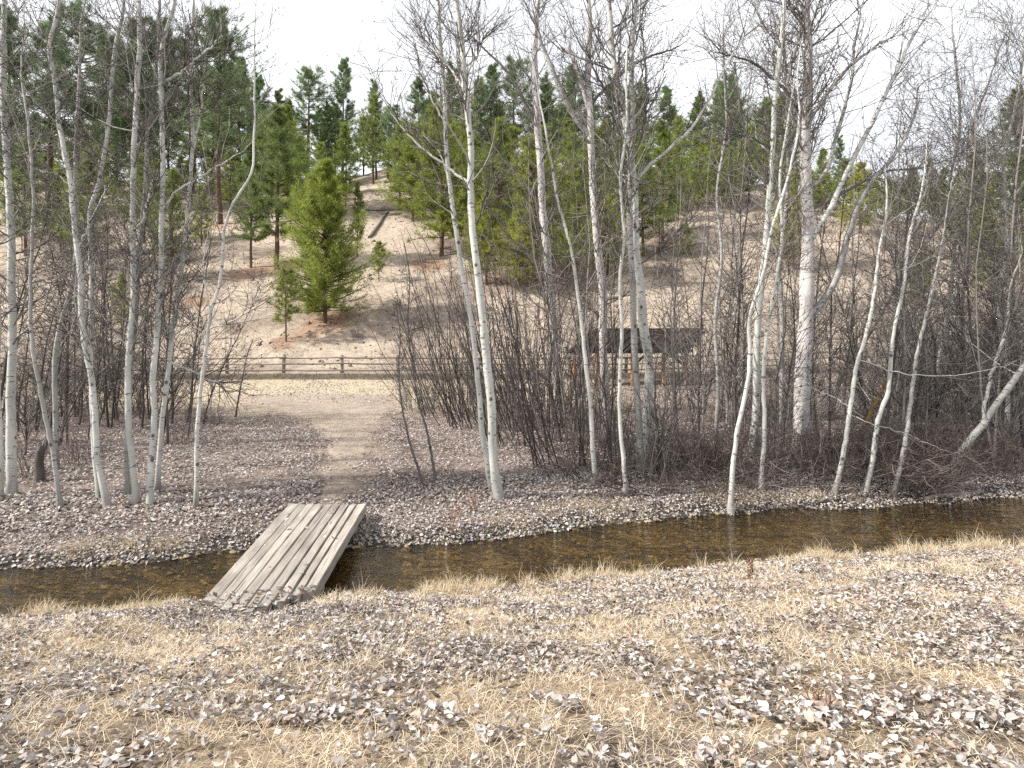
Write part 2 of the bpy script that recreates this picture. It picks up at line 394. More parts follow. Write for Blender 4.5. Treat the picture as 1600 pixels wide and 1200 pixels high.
# ground sheet: a fan of quads, fine close by, coarse on the hill
rows = np.concatenate([-np.geomspace(80, 0.6, 26) + 0.2, np.arange(0.0, 5, 0.09), np.arange(5, 10.6, 0.055), np.geomspace(10.6, 34.2, 110), np.arange(34.3, 36, 0.12), np.geomspace(36.1, 142, 190), np.geomspace(144, 460, 26)])
u = np.linspace(-1, 1, 270)
wid = np.where(rows > 0, np.maximum(6.5, 1.16 * rows + 1.8), 6.5 - rows * 1.5)
XX = u[None, :] * wid[:, None]; YY = np.repeat(rows[:, None], len(u), 1)
gz = height(XX.ravel(), YY.ravel())
gv = np.stack([XX.ravel(), YY.ravel(), gz], 1)
r_, c_ = np.meshgrid(np.arange(len(rows) - 1), np.arange(len(u) - 1), indexing='ij'); i0 = (r_ * len(u) + c_).ravel()
g = Geo(); g.add(gv, np.stack([i0, i0 + 1, i0 + len(u) + 1, i0 + len(u)], 1), ground_colour(XX.ravel(), YY.ravel()))
ground = tag(g.build('ground', M['ground']), 'dry leaf-strewn stream banks rising to a bare pine hillside', 'ground', kind='structure')

# stream
g = Geo(); xs = np.linspace(-16, 24, 160)
v = np.concatenate([np.stack([xs, y_near(xs) - 0.02 + .2, np.full_like(xs, WATER)], 1), np.stack([xs, y_far(xs) + 0.35, np.full_like(xs, WATER)], 1)])
i = np.arange(159); g.add(v, np.stack([i, i + 1, 160 + i + 1, 160 + i], 1))
tag(g.build('stream', M['water']), 'shallow clear brown stream between the leafy banks', 'stream', kind='structure')

# worn path from the bridge to the field
g = Geo(); ys = np.concatenate([np.arange(8.75, 26, 0.16)]); k = 26
pl, pr = np.interp(ys, PATH_L[:, 1], PATH_L[:, 0]), np.interp(ys, PATH_R[:, 1], PATH_R[:, 0])
wob = 0.6 * (fbm(ys * 1.7, ys * 0, 51) - 0.5), 0.35 * (fbm(ys * 1.7, ys * 0, 52) - 0.5)
pl, pr = pl + 0.22 + wob[0], pr - 0.22 + wob[1]
PX = pl[:, None] + (pr - pl)[:, None] * np.linspace(0, 1, k)[None]; PY = np.repeat(ys[:, None], k, 1)
e = np.minimum(np.linspace(0, 1, k), 1 - np.linspace(0, 1, k))[None] * 6
pz = height(PX.ravel(), PY.ravel()) + (np.clip(e, 0, 1) * 0.03 - 0.012).repeat(len(ys), 0).ravel()
pc = np.array([0.34, 0.28, 0.23]) * (0.85 + 0.35 * fbm(PX.ravel() * 1.1, PY.ravel() * 0.8, 53))[:, None]
r_, c_ = np.meshgrid(np.arange(len(ys) - 1), np.arange(k - 1), indexing='ij'); i0 = (r_ * k + c_).ravel()
g.add(np.stack([PX.ravel(), PY.ravel(), pz], 1), np.stack([i0, i0 + 1, i0 + k + 1, i0 + k], 1), pc)
tag(g.build('path', M['ground']), 'worn dirt path leading from footbridge to field', 'path', kind='structure')

# ------------------------------------------------------------------ footbridge
BZ = 0.065
nl, nr, fl, fr = np.array([-2.98, 5.52]), np.array([-1.955, 5.72]), np.array([-3.36, 8.66]), np.array([-2.20, 8.72])
bridge = thing('footbridge', (-2.65, 7.1, 0), 'weathered grey plank footbridge across the brown stream', 'footbridge')
rg = np.random.default_rng(4)
fr_w = np.array([1.15, 0.85, 0.95, 1.0, 1.0, 0.9, 1.05, 0.8, 1.15]); cum = np.concatenate([[0], np.cumsum(fr_w)]) / fr_w.sum()
near_end = [0.0, -0.12, -0.20, -0.28, -0.34, -0.30, -0.16, -0.02, 0.04]
for k in range(9):
    a, b = cum[k], cum[k + 1]; m_ = (a + b) / 2
    N0, F0 = nl + (nr - nl) * m_, fl + (fr - fl) * m_; d = unit(F0 - N0)
    N0 = N0 + d * near_end[k]; F0 = F0 + d * rg.uniform(-0.05, 0.04)
    w0, w1 = np.linalg.norm(nr - nl) * (b - a) - 0.013, np.linalg.norm(fr - fl) * (b - a) - 0.011
    th = 0.12 if k == 8 else 0.075
    g = Geo(); S = 14; prof_x = np.array([-.5, -.44, .44, .5, .5, .44, -.44, -.5]); prof_z = np.array([-.012, 0, 0, -.012, -th, -th - .002, -th - .002, -th])
    sd = np.array([d[1], -d[0]]); V = []; T = []
    tz = rg.uniform(-0.012, 0.012, 2); tl = rg.uniform(-0.02, 0.02)
    for q in range(S + 1):
        t = q / S; c = N0 + (F0 - N0) * t; w = w0 + (w1 - w0) * t + 0.006 * math.sin(q * 1.9 + k); z = BZ + tz[0] + (tz[1] - tz[0]) * t + 0.008 * math.sin(t * 3.1) - (0.03 if k == 8 else 0) * 0
        for px_, pz_ in zip(prof_x, prof_z):
            V.append([c[0] + sd[0] * px_ * w + 2.65, c[1] + sd[1] * px_ * w - 7.1, z + pz_ + px_ * tl]); T.append([px_ * w, t * 3.1, pz_])
    q, i = np.meshgrid(np.arange(S), np.arange(8), indexing='ij'); q, i = q.ravel(), i.ravel()
    g.add(V, np.stack([q * 8 + i, q * 8 + (i + 1) % 8, q * 8 + 8 + (i + 1) % 8, q * 8 + 8 + i], 1), None, np.array(T))
    for e in (0, S): g.f4.append(np.array([(0, 1, 6, 7), (1, 2, 5, 6), (2, 3, 4, 5)]) + e * 8)
    g.build('plank', M['plank'], bridge, smooth=False)
for t in (0.18, 0.82):                                       # cross beams underneath, carried by the banks
    g = Geo(); A, B = nl + (fl - nl) * t, nr + (fr - nr) * t
    box(g, (A[0] + 2.65 + 0.02, A[1] - 7.1, BZ - 0.165), (B[0] + 2.65 - 0.05, B[1] - 7.1, BZ - 0.165), 0.14, 0.15, None, 0.01)
    g.build('cross_beam', M['plank'], bridge, smooth=False)
for t in (0.02, 0.94):                                     # sill logs bedded in the two banks
    g = Geo(); A, B = nl + (fl - nl) * t, nr + (fr - nr) * t
    P = np.linspace(np.array([A[0] + 2.65 - 0.05, A[1] - 7.1, BZ - 0.19]), np.array([B[0] + 2.65 - 0.03, B[1] - 7.1, BZ - 0.19]), 6)
    tubes(g, P[None], np.full((1, 6), 0.11), 8); g.build('sill_log', M['plank'], bridge)

# ------------------------------------------------------------------ rail fence at the foot of the hill
fence = thing('rail_fence', (0, 36, H(0, 36)), 'weathered three-rail wooden fence along the foot of the hillside', 'fence')
fz0 = H(0, 36); rg = np.random.default_rng(8)
fx = [pix(p, 560, 36.0)[0] for p in (-75, 8, 92, 180, 268, 355, 443, 535, 622, 712, 800, 890, 978, 1068, 1155, 1245, 1335, 1415, 1492, 1580, 1668)]
tops = []
for x in fx:
    y = 36.0 + rg.uniform(-.08, .08); z = H(x, y); hgt = rg.uniform(1.10, 1.26)
    g = Geo(); lean = rg.uniform(-.04, .04)
    P = np.array([[x, y - 36, z - fz0 - 0.3], [x + lean * .5, y - 36, z - fz0 + .5], [x + lean, y - 36, z - fz0 + hgt], [x + lean, y - 36, z - fz0 + hgt + 0.004]])
    tubes(g, P[None], np.array([[.11, .105, .10, .001]]), 8); g.build('post', M['rail'], fence); tops.append((x, y, z))
for i in range(len(fx) - 1):
    for lv, hz in enumerate((0.98, 0.60, 0.22)):
        a, b = tops[i], tops[i + 1]; g = Geo(); off = -0.11 if i % 2 else -0.06
        z0, z1 = a[2] - fz0 + hz + rg.uniform(-.03, .03), b[2] - fz0 + hz + rg.uniform(-.03, .03)
        t = np.linspace(-0.06, 1.06, 7); P = np.stack([a[0] + (b[0] - a[0]) * t, (a[1] - 36 + off) + 0 * t, z0 + (z1 - z0) * t - 0.03 * np.sin(np.pi * np.clip(t, 0, 1))], 1)
        tubes(g, P[None], np.linspace(.055, .045, 7)[None], 6); g.build('rail', M['rail'], fence)

# ------------------------------------------------------------------ open shelter with a low shed roof
so = np.array([3.0, 30.0]); wv = np.array([6.15, -0.25]); dv = np.array([1.75, 3.1]); sz = H(5.5, 31)
shelter = thing('open_shelter', (so[0], so[1], sz), 'low open timber shelter with dark sloping board roof behind the trees', 'shelter')
def sp(u_, v_, z): p = wv * u_ + dv * v_; return np.array([p[0], p[1], z - sz])
ZF, ZB = 1.92, 2.98
def zr(v_): return ZF + (ZB - ZF) * v_
NB = 15
for k in range(NB):
    g = Geo(); a = (k + 0.5) / NB; j = rg.uniform(-.012, .012)
    box(g, sp(a, -0.05 + j, zr(-.05) + .03 + abs(j)), sp(a, 1.06 + j, zr(1.06) + .03 + abs(j)), np.linalg.norm(wv) / NB - 0.02, 0.035); g.build('roof_board', M['roof'], shelter, smooth=False)
for v_ in (0.04, 0.5, 0.96):
    g = Geo(); box(g, sp(-0.02, v_, zr(v_) - .10), sp(1.02, v_, zr(v_) - .10), 0.10, 0.16); g.build('purlin', M['roof'], shelter, smooth=False)
g = Geo(); box(g, sp(-0.01, -0.06, zr(-.05) - 0.03), sp(1.01, -0.06, zr(-.05) - 0.03), 0.04, 0.20); g.build('fascia', M['roof'], shelter, smooth=False)
for ui, v_ in ((0.03, .04), (.25, .04), (.52, .04), (.78, .04), (0.03, .96), (.5, .96), (.97, .96), (.97, .04)):
    g = Geo(); p = sp(ui, v_, 0); gz_ = H(so[0] + p[0], so[1] + p[1])
    P = np.array([sp(ui, v_, gz_ - .3), sp(ui, v_, gz_ + .9), sp(ui, v_, zr(v_) - .18)]); tubes(g, P[None], np.array([[.11, .10, .095]]), 8); g.build('post', M['post_red'], shelter)
for ui, v_, dux in ((.97, .96, -.17), (.03, .96, .15), (0.03, .04, .13), (.97, .04, -.14), (.52, .04, .12)):
    g = Geo(); box(g, sp(ui, v_, zr(v_) - 1.0), sp(ui + dux, v_, zr(v_) - .2), .09, .09); g.build('brace', M['roof'], shelter, smooth=False)
for ui, in ((.03,), (.97,)):
    g = Geo(); box(g, sp(ui, 0.04, zr(.04) - .22), sp(ui, .96, zr(.96) - .22), .09, .12); g.build('rafter', M['roof'], shelter, smooth=False)

# ------------------------------------------------------------------ branching
def grow(rng, S, D, L, R, n, up=0.0, jit=0.12, tip=0.25):
    N = len(S); P = np.empty((N, n, 3)); P[:, 0] = S; d = unit(D); st = (L / (n - 1))[:, None]
    upv = np.array([0, 0, 1.0])
    for i in range(1, n):
        d = unit(d + up * upv + jit * rng.normal(size=(N, 3))); P[:, i] = P[:, i - 1] + d * st
    return P, R[:, None] * np.linspace(1, tip, n)[None]

def shoots(rng, P, R, per, t0, t1, ang, spread=0.25):
    N, n, _ = P.shape; idx = np.repeat(np.arange(N), per); t = rng.uniform(t0, t1, len(idx)) * (n - 1); i = np.clip(t.astype(int), 0, n - 2); f = (t - i)[:, None]
    S = P[idx, i] * (1 - f) + P[idx, i + 1] * f; d = unit(P[idx, i + 1] - P[idx, i])
    q = rng.normal(size=d.shape); q = unit(q - (q * d).sum(1, keepdims=True) * d)
    a = rng.normal(ang, spread, len(idx))[:, None]
    return S, d * np.cos(a) + q * np.sin(a), R[idx, i] * (1 - f[:, 0]) + R[idx, i + 1] * f[:, 0], idx

def twig_cols(rng, n, A, B): t = rng.uniform(0, 1, (n, 1)) ** 2.0; return np.array(A) * (1 - t) + np.array(B) * t

def octa(g, C, D, ln, r, col):
    N = len(C); D = unit(D); q = np.cross(D, [[0.3, 0.9, 0.31]]); q = unit(q); w = np.cross(D, q)
    V = np.stack([C, C + q * r + D * ln * .5, C + w * r + D * ln * .5, C - q * r + D * ln * .5, C - w * r + D * ln * .5, C + D * ln], 1)
    f = np.array([(0, 2, 1), (0, 3, 2), (0, 4, 3), (0, 1, 4), (5, 1, 2), (5, 2, 3), (5, 3, 4), (5, 4, 1)])
    g.add(V.reshape(-1, 3), (np.arange(N)[:, None, None] * 6 + f[None]).reshape(-1, 3), np.repeat(col, 6, 0) if np.ndim(col) == 2 else col)

DK, PL = (0.035, 0.028, 0.025), (0.27, 0.24, 0.215)  # dark and pale twigs mixed; the pale share paints in sunlit ones
def twigs_on(g, rng, P, R, dens, scale=1.0, A=DK, B=PL, buds=0, up=0.10):
    """two orders of twigs on the given limbs"""
    S, D, r, _ = shoots(rng, P, R, dens[0], 0.12, 0.98, 0.75)
    L = rng.uniform(.35, 1.0, len(S)) * scale
    P2, R2 = grow(rng, S, D, L, np.clip(r * .6, .0048, .010), 4, up, .2, .4); tubes(g, P2, R2, 3, twig_cols(rng, len(P2), A, B))
    if dens[1]:
        S, D, r, _ = shoots(rng, P2, R2, dens[1], 0.2, 0.98, 0.7)
        P3, R3 = grow(rng, S, D, rng.uniform(.14, .48, len(S)) * scale, np.clip(r * .7, .0038, .006), 3, up, .2, .5); tubes(g, P3, R3, 3, twig_cols(rng, len(P3), A, B))
        if buds:
            k = rng.choice(len(P3), min(buds, len(P3)), replace=False); octa(g, P3[k, -1], P3[k, -1] - P3[k, -2] + rng.normal(size=(len(k), 3)) * .02, .042, .009, (0.05, 0.04, 0.035))

# ------------------------------------------------------------------ the trees one can tell apart, traced stem by stem
def tree(name, label, pts, w0, w1, top, bark='aspen', nb=46, lo=0.18, dens=(6, 3), limbs=(), buds=70, seed=1, Y=None, A=DK, B=PL, cat='tree', blen=1.0, group=None):
    rng = np.random.default_rng(seed)
    bx_, by_ = pts[0]
    Y0 = Y if Y else hit(bx_, by_)[1]
    base = pix(bx_, by_, Y0); base[2] = H(base[0], Y0)
    pts3 = np.array([pix(a, b, Y0) for a, b in pts]); dz = base[2] - pts3[0, 2]
    pts3[0, 2] = base[2]
    dirv = unit(pts3[-1] - pts3[-2]); dirv = unit(dirv * .6 + np.array([0, 0, .6]))
    n_ext = max(2, int((top - pts3[-1, 2]) / 0.8)) if top > pts3[-1, 2] + .5 else 0
    p = pts3[-1]; ext = []
    for q in range(n_ext):
        dirv = unit(dirv + rng.normal(size=3) * .07 + np.array([0, 0, .05])); p = p + dirv * 0.8; ext.append(p)
    depth = np.cumsum(rng.normal(0, .05, len(pts3))); depth -= depth[0]
    allp = np.vstack([pts3] + ([np.array(ext)] if ext else []))
    for q in range(1, len(pts3)):                                # the stem also weaves a little in depth
        allp[q] = pix(pts[q][0], pts[q][1], Y0 + depth[q])
    if ext: allp[len(pts3):, 1] += depth[-1]
    allp = np.vstack([allp[0] - [0, 0, .25], allp])
    P = spline(allp, 64) - base
    for _ in range(3): P[2:-1] = .25 * P[1:-2] + .5 * P[2:-1] + .25 * P[3:]
    P[:, :2] += rng.normal(0, .004, (64, 2))
    frac = np.clip((P[:, 2]) / max(pts3[-1, 2] - base[2], .1), 0, 3)
    r0, r1 = .86 * w0 * Y0 / F / 2, .82 * w1 * Y0 / F / 2
    R = np.where(frac <= 1, r0 + (r1 - r0) * np.clip(frac, 0, 1), r1 * np.clip(1 - (frac - 1) / max((top - base[2]) / max(pts3[-1, 2] - base[2], .1) - 1, .05), 0.12, 1))
    if not ext: R = r0 + (r1 - r0) * np.linspace(0, 1, 64)
    R = R * (1 + .55 * np.exp(-np.maximum(P[:, 2], 0) / .13)) * (1 + rng.normal(0, .035, 64))
    t = thing(name, base, label, cat, group)
    g = Geo(); tubes(g, P[None], R[None], 9); g.build('trunk', M[bark], t)
    LP, LR = [], []
    for lm in limbs:
        lw0, lw1, lb = lm[1], lm[2], lm[3] if len(lm) > 3 else bark
        drift = rng.uniform(-.35, .35)
        q = np.array([pix(a, b, Y0 + depth[-1] * .5 + drift * s) for s, (a, b) in zip(np.linspace(0, 1, len(lm[0])), lm[0])])
        q0 = q[0] - base; j = int(np.argmin(np.linalg.norm((P - q0) * [1, .3, 1], axis=1))); q[0] = P[j] + base
        tipd = unit(q[-1] - q[-2]); tl = min(1.6, .35 * np.linalg.norm(q[-1] - q[0])) * (.4 if lw1 < 1 else 1)
        q = np.vstack([q, q[-1] + tl * .5 * unit(tipd + rng.normal(size=3) * .15), q[-1] + tl * unit(tipd + np.array([0, 0, .25]) + rng.normal(size=3) * .2)])
        q = spline(q, 28) - base; q[2:-1] += rng.normal(0, .010, (25, 3)); rr = np.interp(np.linspace(0, 1, 28), [0, .72, 1], [lw0, lw1, min(lw1, 1) * .5]) * Y0 / F / 2
        g = Geo(); tubes(g, q[None], rr[None], 6); g.build('limb', M[lb], t)
        LP.append(q[3::4][:7]); LR.append(rr[3::4][:7])
    g = Geo()
    # side branches all along the upper stem
    if nb:
        tt = rng.uniform(lo, .98, nb) ** .9 * 62; i = tt.astype(int); f = (tt - i)[:, None]; S = P[i] * (1 - f) + P[i + 1] * f
        az = rng.uniform(0, 2 * np.pi, nb); el = rng.uniform(.25, 1.0, nb); D = np.stack([np.cos(az) * np.cos(el), np.sin(az) * np.cos(el), np.sin(el)], 1)
        L = rng.uniform(.5, 1.7, nb) * blen * (1.15 - .6 * tt / 62)
        P1, R1 = grow(rng, S, D, L, np.clip(R[i] * .33, .005, .022), 7, .12, .13, .3)
        tubes(g, P1, R1, 4, twig_cols(rng, nb, (0.13, 0.115, 0.10), (0.40, 0.38, 0.35)))
        twigs_on(g, rng, P1, R1, dens, .85 * blen, A, B, buds)
    if LP:
        twigs_on(g, rng, np.array(LP), np.array(LR), (dens[0] * 4, dens[1]), 1.0 * blen, A, B, buds)
    if g.n: tag(g.build('crown', M['twig'], t), kind='stuff')
    return t

T = tree
T('aspen_tree', 'straight pale aspen trunk at the left edge of the photo', [(19, 772), (17, 707), (17, 640), (18, 573), (20, 507), (17, 440), (18, 393), (14, 293), (7, 193), (5, 110), (5, 70)], 15, 10, 11, seed=11)
T('aspen_tree', 'pale aspen stem cut by the left photo edge', [(-2, 782), (0, 700), (-6, 600), (-4, 500), (-10, 400), (-8, 250), (-14, 70)], 12, 8, 10, seed=12, nb=28)
T('aspen_tree', 'pale crooked aspen bending left as it rises, second stem from bridge group edge', [(170, 794), (152, 723), (150, 673), (147, 627), (142, 583), (133, 540), (128, 507), (127, 440), (122, 393), (115, 343), (112, 293), (103, 247), (93, 200), (88, 143), (80, 93), (75, 70)], 11, 8, 11, seed=13, limbs=(([(112, 293), (100, 282), (85, 270), (66, 268)], 3, 1.5), ([(122, 390), (140, 350), (163, 300)], 3, 1.5)))
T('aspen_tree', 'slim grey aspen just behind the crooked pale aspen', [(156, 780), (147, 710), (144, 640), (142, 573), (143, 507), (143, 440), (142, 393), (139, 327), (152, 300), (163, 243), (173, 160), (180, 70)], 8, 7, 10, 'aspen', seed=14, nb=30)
T('aspen_tree', 'upright pale aspen with dark knots left of the paired stems', [(214, 787), (205, 707), (200, 640), (200, 573), (205, 507), (210, 440), (208, 393), (208, 327), (207, 277), (210, 227), (213, 160), (218, 70)], 11, 9, 11, seed=15, limbs=(([(212, 360), (222, 345), (232, 310), (238, 290)], 4, 2),))
T('aspen_tree', 'thin grey aspen leaning right behind the knotty pale aspen', [(201, 775), (197, 700), (203, 600), (212, 500), (218, 393), (227, 293), (228, 227), (240, 160), (245, 93), (248, 70)], 8, 6, 10, 'aspen_grey', seed=16, nb=30)
T('aspen_tree', 'pale aspen with a slight S-bend, left of the slim forked tree', [(235, 788), (235, 723), (243, 657), (238, 590), (245, 540), (248, 473), (252, 443), (252, 360), (255, 260), (252, 160), (252, 70)], 11, 8, 11, seed=17, limbs=(([(257, 130), (285, 112), (305, 95), (332, 70)], 5, 3), ([(252, 330), (275, 300), (300, 285), (335, 262), (365, 245)], 4, 2)))
T('aspen_tree', 'pale aspen leaning right with a snapped white limb', [(246, 768), (253, 657), (263, 590), (268, 523), (277, 473), (283, 427), (293, 343), (298, 277), (302, 210), (298, 143), (300, 70)], 9, 6, 10, seed=18, limbs=(([(268, 563), (292, 577), (316, 589), (340, 598)], 5, 3.5), ([(300, 235), (313, 170), (317, 127), (322, 90)], 4, 2)))
T('forked_sapling', 'slim pale forked sapling standing alone left of the bridge', [(307, 794), (308, 723), (307, 690), (312, 623), (318, 573), (322, 540), (328, 507), (328, 483), (343, 450), (348, 393), (353, 343), (367, 310), (393, 277), (397, 227), (398, 127), (397, 80)], 8, 3, 8.6, 'aspen', nb=16, lo=.3, seed=19, dens=(4, 2), limbs=(([(328, 483), (322, 450), (318, 410), (324, 370)], 3, 1.5), ([(329, 512), (347, 508), (370, 498), (395, 470)], 3, 1.2), ([(322, 540), (312, 520), (300, 505), (286, 492)], 2.5, 1)))
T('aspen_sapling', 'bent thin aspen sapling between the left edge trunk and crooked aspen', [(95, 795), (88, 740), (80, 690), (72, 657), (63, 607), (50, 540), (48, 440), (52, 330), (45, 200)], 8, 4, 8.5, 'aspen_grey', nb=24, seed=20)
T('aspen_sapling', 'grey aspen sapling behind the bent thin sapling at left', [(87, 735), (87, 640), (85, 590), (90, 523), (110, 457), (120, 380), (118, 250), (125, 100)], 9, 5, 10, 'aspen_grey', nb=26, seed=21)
T('aspen_tree', 'tall pale birch-like aspen in front of the dark willow clump', [(779, 779), (770, 713), (768, 640), (763, 590), (757, 523), (748, 440), (747, 443 - 12), (738, 360), (735, 293), (737, 227), (730, 177), (723, 93), (722, 70)], 17, 10, 12, seed=22, nb=34, lo=.4, limbs=(([(733, 293), (707, 268), (680, 247), (650, 222), (620, 190), (600, 150)], 5, 2), ([(727, 150), (712, 120), (690, 90), (672, 70)], 5, 3), ([(740, 370), (755, 330), (770, 290)], 4, 2, 'dark_bark'), ([(724, 110), (745, 90), (755, 60)], 4, 2)))
T('aspen_tree', 'slimmer pale aspen beside the tall central one, leaning left', [(768, 762), (760, 720), (753, 673), (748, 607), (743, 557), (737, 507), (730, 460), (722, 427), (713, 360), (703, 293), (697, 227), (695, 143), (687, 70)], 11, 7, 11, seed=23, nb=34, lo=.4, limbs=(([(696, 200), (680, 165), (660, 120), (650, 75)], 3.5, 2), ([(703, 290), (690, 245), (665, 215), (640, 195)], 3, 1.5)))
T('cottonwood_tree', 'grey mottled cottonwood trunk left of the shelter roof', [(874, 628), (868, 573), (865, 507), (857, 440), (855, 393), (848, 327), (845, 260), (840, 203), (838, 160), (835, 110), (835, 70)], 17, 12, 16, 'cottonwood', seed=24, Y=19.5, nb=46, dens=(6, 3), blen=1.9, limbs=(([(850, 340), (830, 300), (805, 270), (780, 240), (765, 220)], 5, 2, 'dark_bark'), ([(858, 445), (835, 400), (800, 375), (775, 340)], 5, 2, 'dark_bark'), ([(840, 200), (815, 150), (790, 110), (760, 80)], 6, 3, 'dark_bark')))
T('cottonwood_tree', 'pale cottonwood with heavy left fork in front of the shelter', [(948, 655), (945, 600), (942, 540), (942, 440), (938, 453 - 30), (933, 377), (928, 310), (923, 210), (922, 170), (918, 127), (920, 70)], 17, 12, 15, 'cottonwood', seed=25, Y=15.5, nb=44, dens=(6, 3), blen=1.6, limbs=(([(919, 212), (893, 177), (873, 133), (857, 93), (847, 68)], 9, 6, 'aspen_grey'), ([(922, 175), (905, 120), (890, 75)], 9, 7), ([(925, 165), (960, 125), (1000, 95), (1040, 80)], 6, 3, 'dark_bark'), ([(940, 500), (1000, 480), (900, 455), (860, 435)][:1] + [(915, 470), (885, 440), (850, 425), (820, 395)], 5, 2, 'dark_bark')))
T('cottonwood_tree', 'pale twin-stemmed cottonwood rising right of the shelter middle', [(1008, 735), (1012, 640), (1016, 573), (1008, 530), (1004, 500), (1001, 440), (993, 400), (993, 360), (990, 277), (980, 210), (975, 177), (967, 143), (960, 110), (956, 70)], 19, 11, 13, 'aspen', seed=26, nb=50, lo=.35, dens=(6, 3), blen=1.3, limbs=(([(996, 300), (1002, 272), (1037, 240), (1077, 203), (1103, 163), (1127, 117), (1153, 73), (1165, 50)], 6, 3), ([(975, 180), (955, 150), (935, 125), (925, 100)], 5, 3, 'dark_bark'), ([(1006, 420), (1030, 390), (1060, 360), (1080, 340)], 4, 2, 'dark_bark'), ([(990, 265), (1005, 200), (1010, 140), (1005, 70)], 4, 3, 'dark_bark')))
T('cottonwood_tree', 'dark-based stem close against the twin-stemmed cottonwood', [(1003, 742), (997, 640), (993, 573), (990, 507), (989, 440), (984, 360), (985, 277), (990, 193), (987, 143), (987, 70)], 13, 9, 12, 'aspen_grey', seed=27, nb=40, lo=.4, dens=(5, 3), blen=1.2)
T('aspen_tree', 'slim pale aspen leaning left between willow clump and shelter', [(931, 758), (925, 690), (925, 657), (917, 583), (912, 540), (907, 490), (900, 440), (893, 393), (880, 343), (870, 310), (863, 260), (853, 210), (846, 170)], 9, 3.5, 8, 'aspen', seed=28, nb=24, lo=.3, dens=(4, 3))
T('aspen_tree', 'slim pale aspen just left of the twin-stemmed cottonwood', [(978, 771), (973, 707), (968, 640), (969, 573), (972, 507), (968, 440), (976, 360), (968, 280), (980, 200), (978, 120)], 8, 4, 8, 'aspen', seed=29, nb=26, lo=.35, dens=(4, 3))
T('aspen_tree', 'thin white aspen at the water edge, leaning right', [(1141, 801), (1147, 707), (1155, 657), (1168, 600), (1172, 540), (1168, 507), (1180, 463), (1193, 427), (1207, 353), (1222, 310), (1238, 250), (1250, 180)], 9, 4, 8, 'aspen', seed=30, nb=22, lo=.35, dens=(4, 3))
T('aspen_tree', 'upright pale aspen left of the big cottonwood', [(1174, 712), (1180, 657), (1183, 607), (1182, 540), (1190, 440), (1197, 377), (1203, 293), (1208, 227), (1210, 160), (1220, 70)], 14, 8, 13, 'aspen', seed=31, nb=46, lo=.35, dens=(6, 3), blen=1.3, limbs=(([(1203, 290), (1180, 240), (1160, 190), (1152, 120)], 4, 2, 'dark_bark'), ([(1208, 230), (1165, 212), (1125, 208)], 4, 1.5, 'dark_bark')))
T('aspen_sapling', 'knobbly thin pale sapling right of the leaning white aspen', [(1188, 768), (1195, 657), (1192, 590), (1200, 507), (1212, 440), (1222, 370), (1218, 280), (1230, 200)], 8, 4, 7.5, 'aspen', seed=32, nb=22, lo=.35, dens=(4, 3))
T('aspen_sapling', 'thin grey stem close beside the big cottonwood on its left', [(1222, 690), (1221, 563), (1222, 490), (1218, 420), (1228, 330), (1232, 200), (1226, 90)], 9, 6, 11, 'aspen_grey', seed=33, nb=34, lo=.35)
T('cottonwood_tree', 'big pale cottonwood with the thickest trunk, right of centre', [(1252, 706), (1253, 607), (1257, 540), (1260, 490), (1260, 440), (1262, 400), (1262, 343), (1258, 260), (1258, 193), (1262, 127), (1263, 70)], 31, 15, 15, 'cottonwood', seed=34, nb=80, lo=.4, dens=(7, 3), blen=1.7, buds=200, limbs=(
    ([(1262, 497), (1273, 487), (1297, 453), (1313, 420), (1333, 343), (1357, 290), (1400, 240), (1430, 180)], 12, 4, 'aspen_grey'),
    ([(1264, 385), (1275, 362), (1297, 327), (1327, 260), (1353, 210), (1393, 127), (1417, 77), (1430, 50)], 9, 5, 'aspen'),
    ([(1262, 200), (1290, 150), (1320, 110), (1370, 70)], 8, 4), ([(1260, 300), (1290, 270), (1310, 200), (1330, 130), (1335, 70)], 7, 4, 'aspen_grey'),
    ([(1258, 240), (1240, 190), (1232, 130), (1245, 70)], 7, 4, 'aspen_grey'), ([(1260, 180), (1215, 130), (1180, 100), (1150, 90)], 6, 3, 'dark_bark'),
    ([(1264, 330), (1320, 300), (1380, 270), (1440, 262), (1500, 240)], 6, 2, 'dark_bark')))
T('aspen_tree', 'short pale curved aspen at the bank, nearer the big cottonwood', [(1303, 771), (1317, 717), (1327, 647), (1335, 590), (1340, 563), (1347, 543), (1357, 507), (1367, 457), (1372, 400), (1385, 330)], 9, 4, 6.5, 'aspen', seed=35, nb=20, lo=.4, dens=(4, 3), limbs=(([(1341, 562), (1380, 575), (1420, 586), (1500, 585), (1560, 574)], 2, .8), ([(1328, 640), (1305, 622), (1280, 612), (1262, 598)], 2, .8), ([(1325, 650), (1360, 662), (1410, 676), (1480, 705)], 2, .8)))
T('aspen_tree', 'short pale curved aspen at the bank, second right of the big cottonwood', [(1352, 768), (1363, 723), (1372, 653), (1387, 617), (1390, 583), (1395, 523), (1405, 480), (1413, 440), (1420, 370), (1440, 300)], 9, 4, 6.5, 'aspen', seed=36, nb=20, lo=.4, dens=(4, 3))
T('aspen_sapling', 'dull grey leaning sapling third in the row along the right bank', [(1395, 778), (1405, 735), (1413, 700), (1422, 633), (1432, 560), (1450, 480), (1470, 390)], 9, 4, 6, 'aspen_grey', seed=37, nb=20, lo=.35, dens=(4, 3))
T('leaning_tree', 'stout grey trunk leaning hard right near the right edge', [(1485, 742), (1497, 712), (1533, 667), (1560, 627), (1600, 573), (1650, 510), (1690, 440)], 13, 8, 6.0, 'aspen_grey', seed=38, nb=40, lo=.3, dens=(6, 3), blen=1.3, limbs=(([(1533, 667), (1545, 600), (1570, 520), (1580, 440)], 6, 3),))
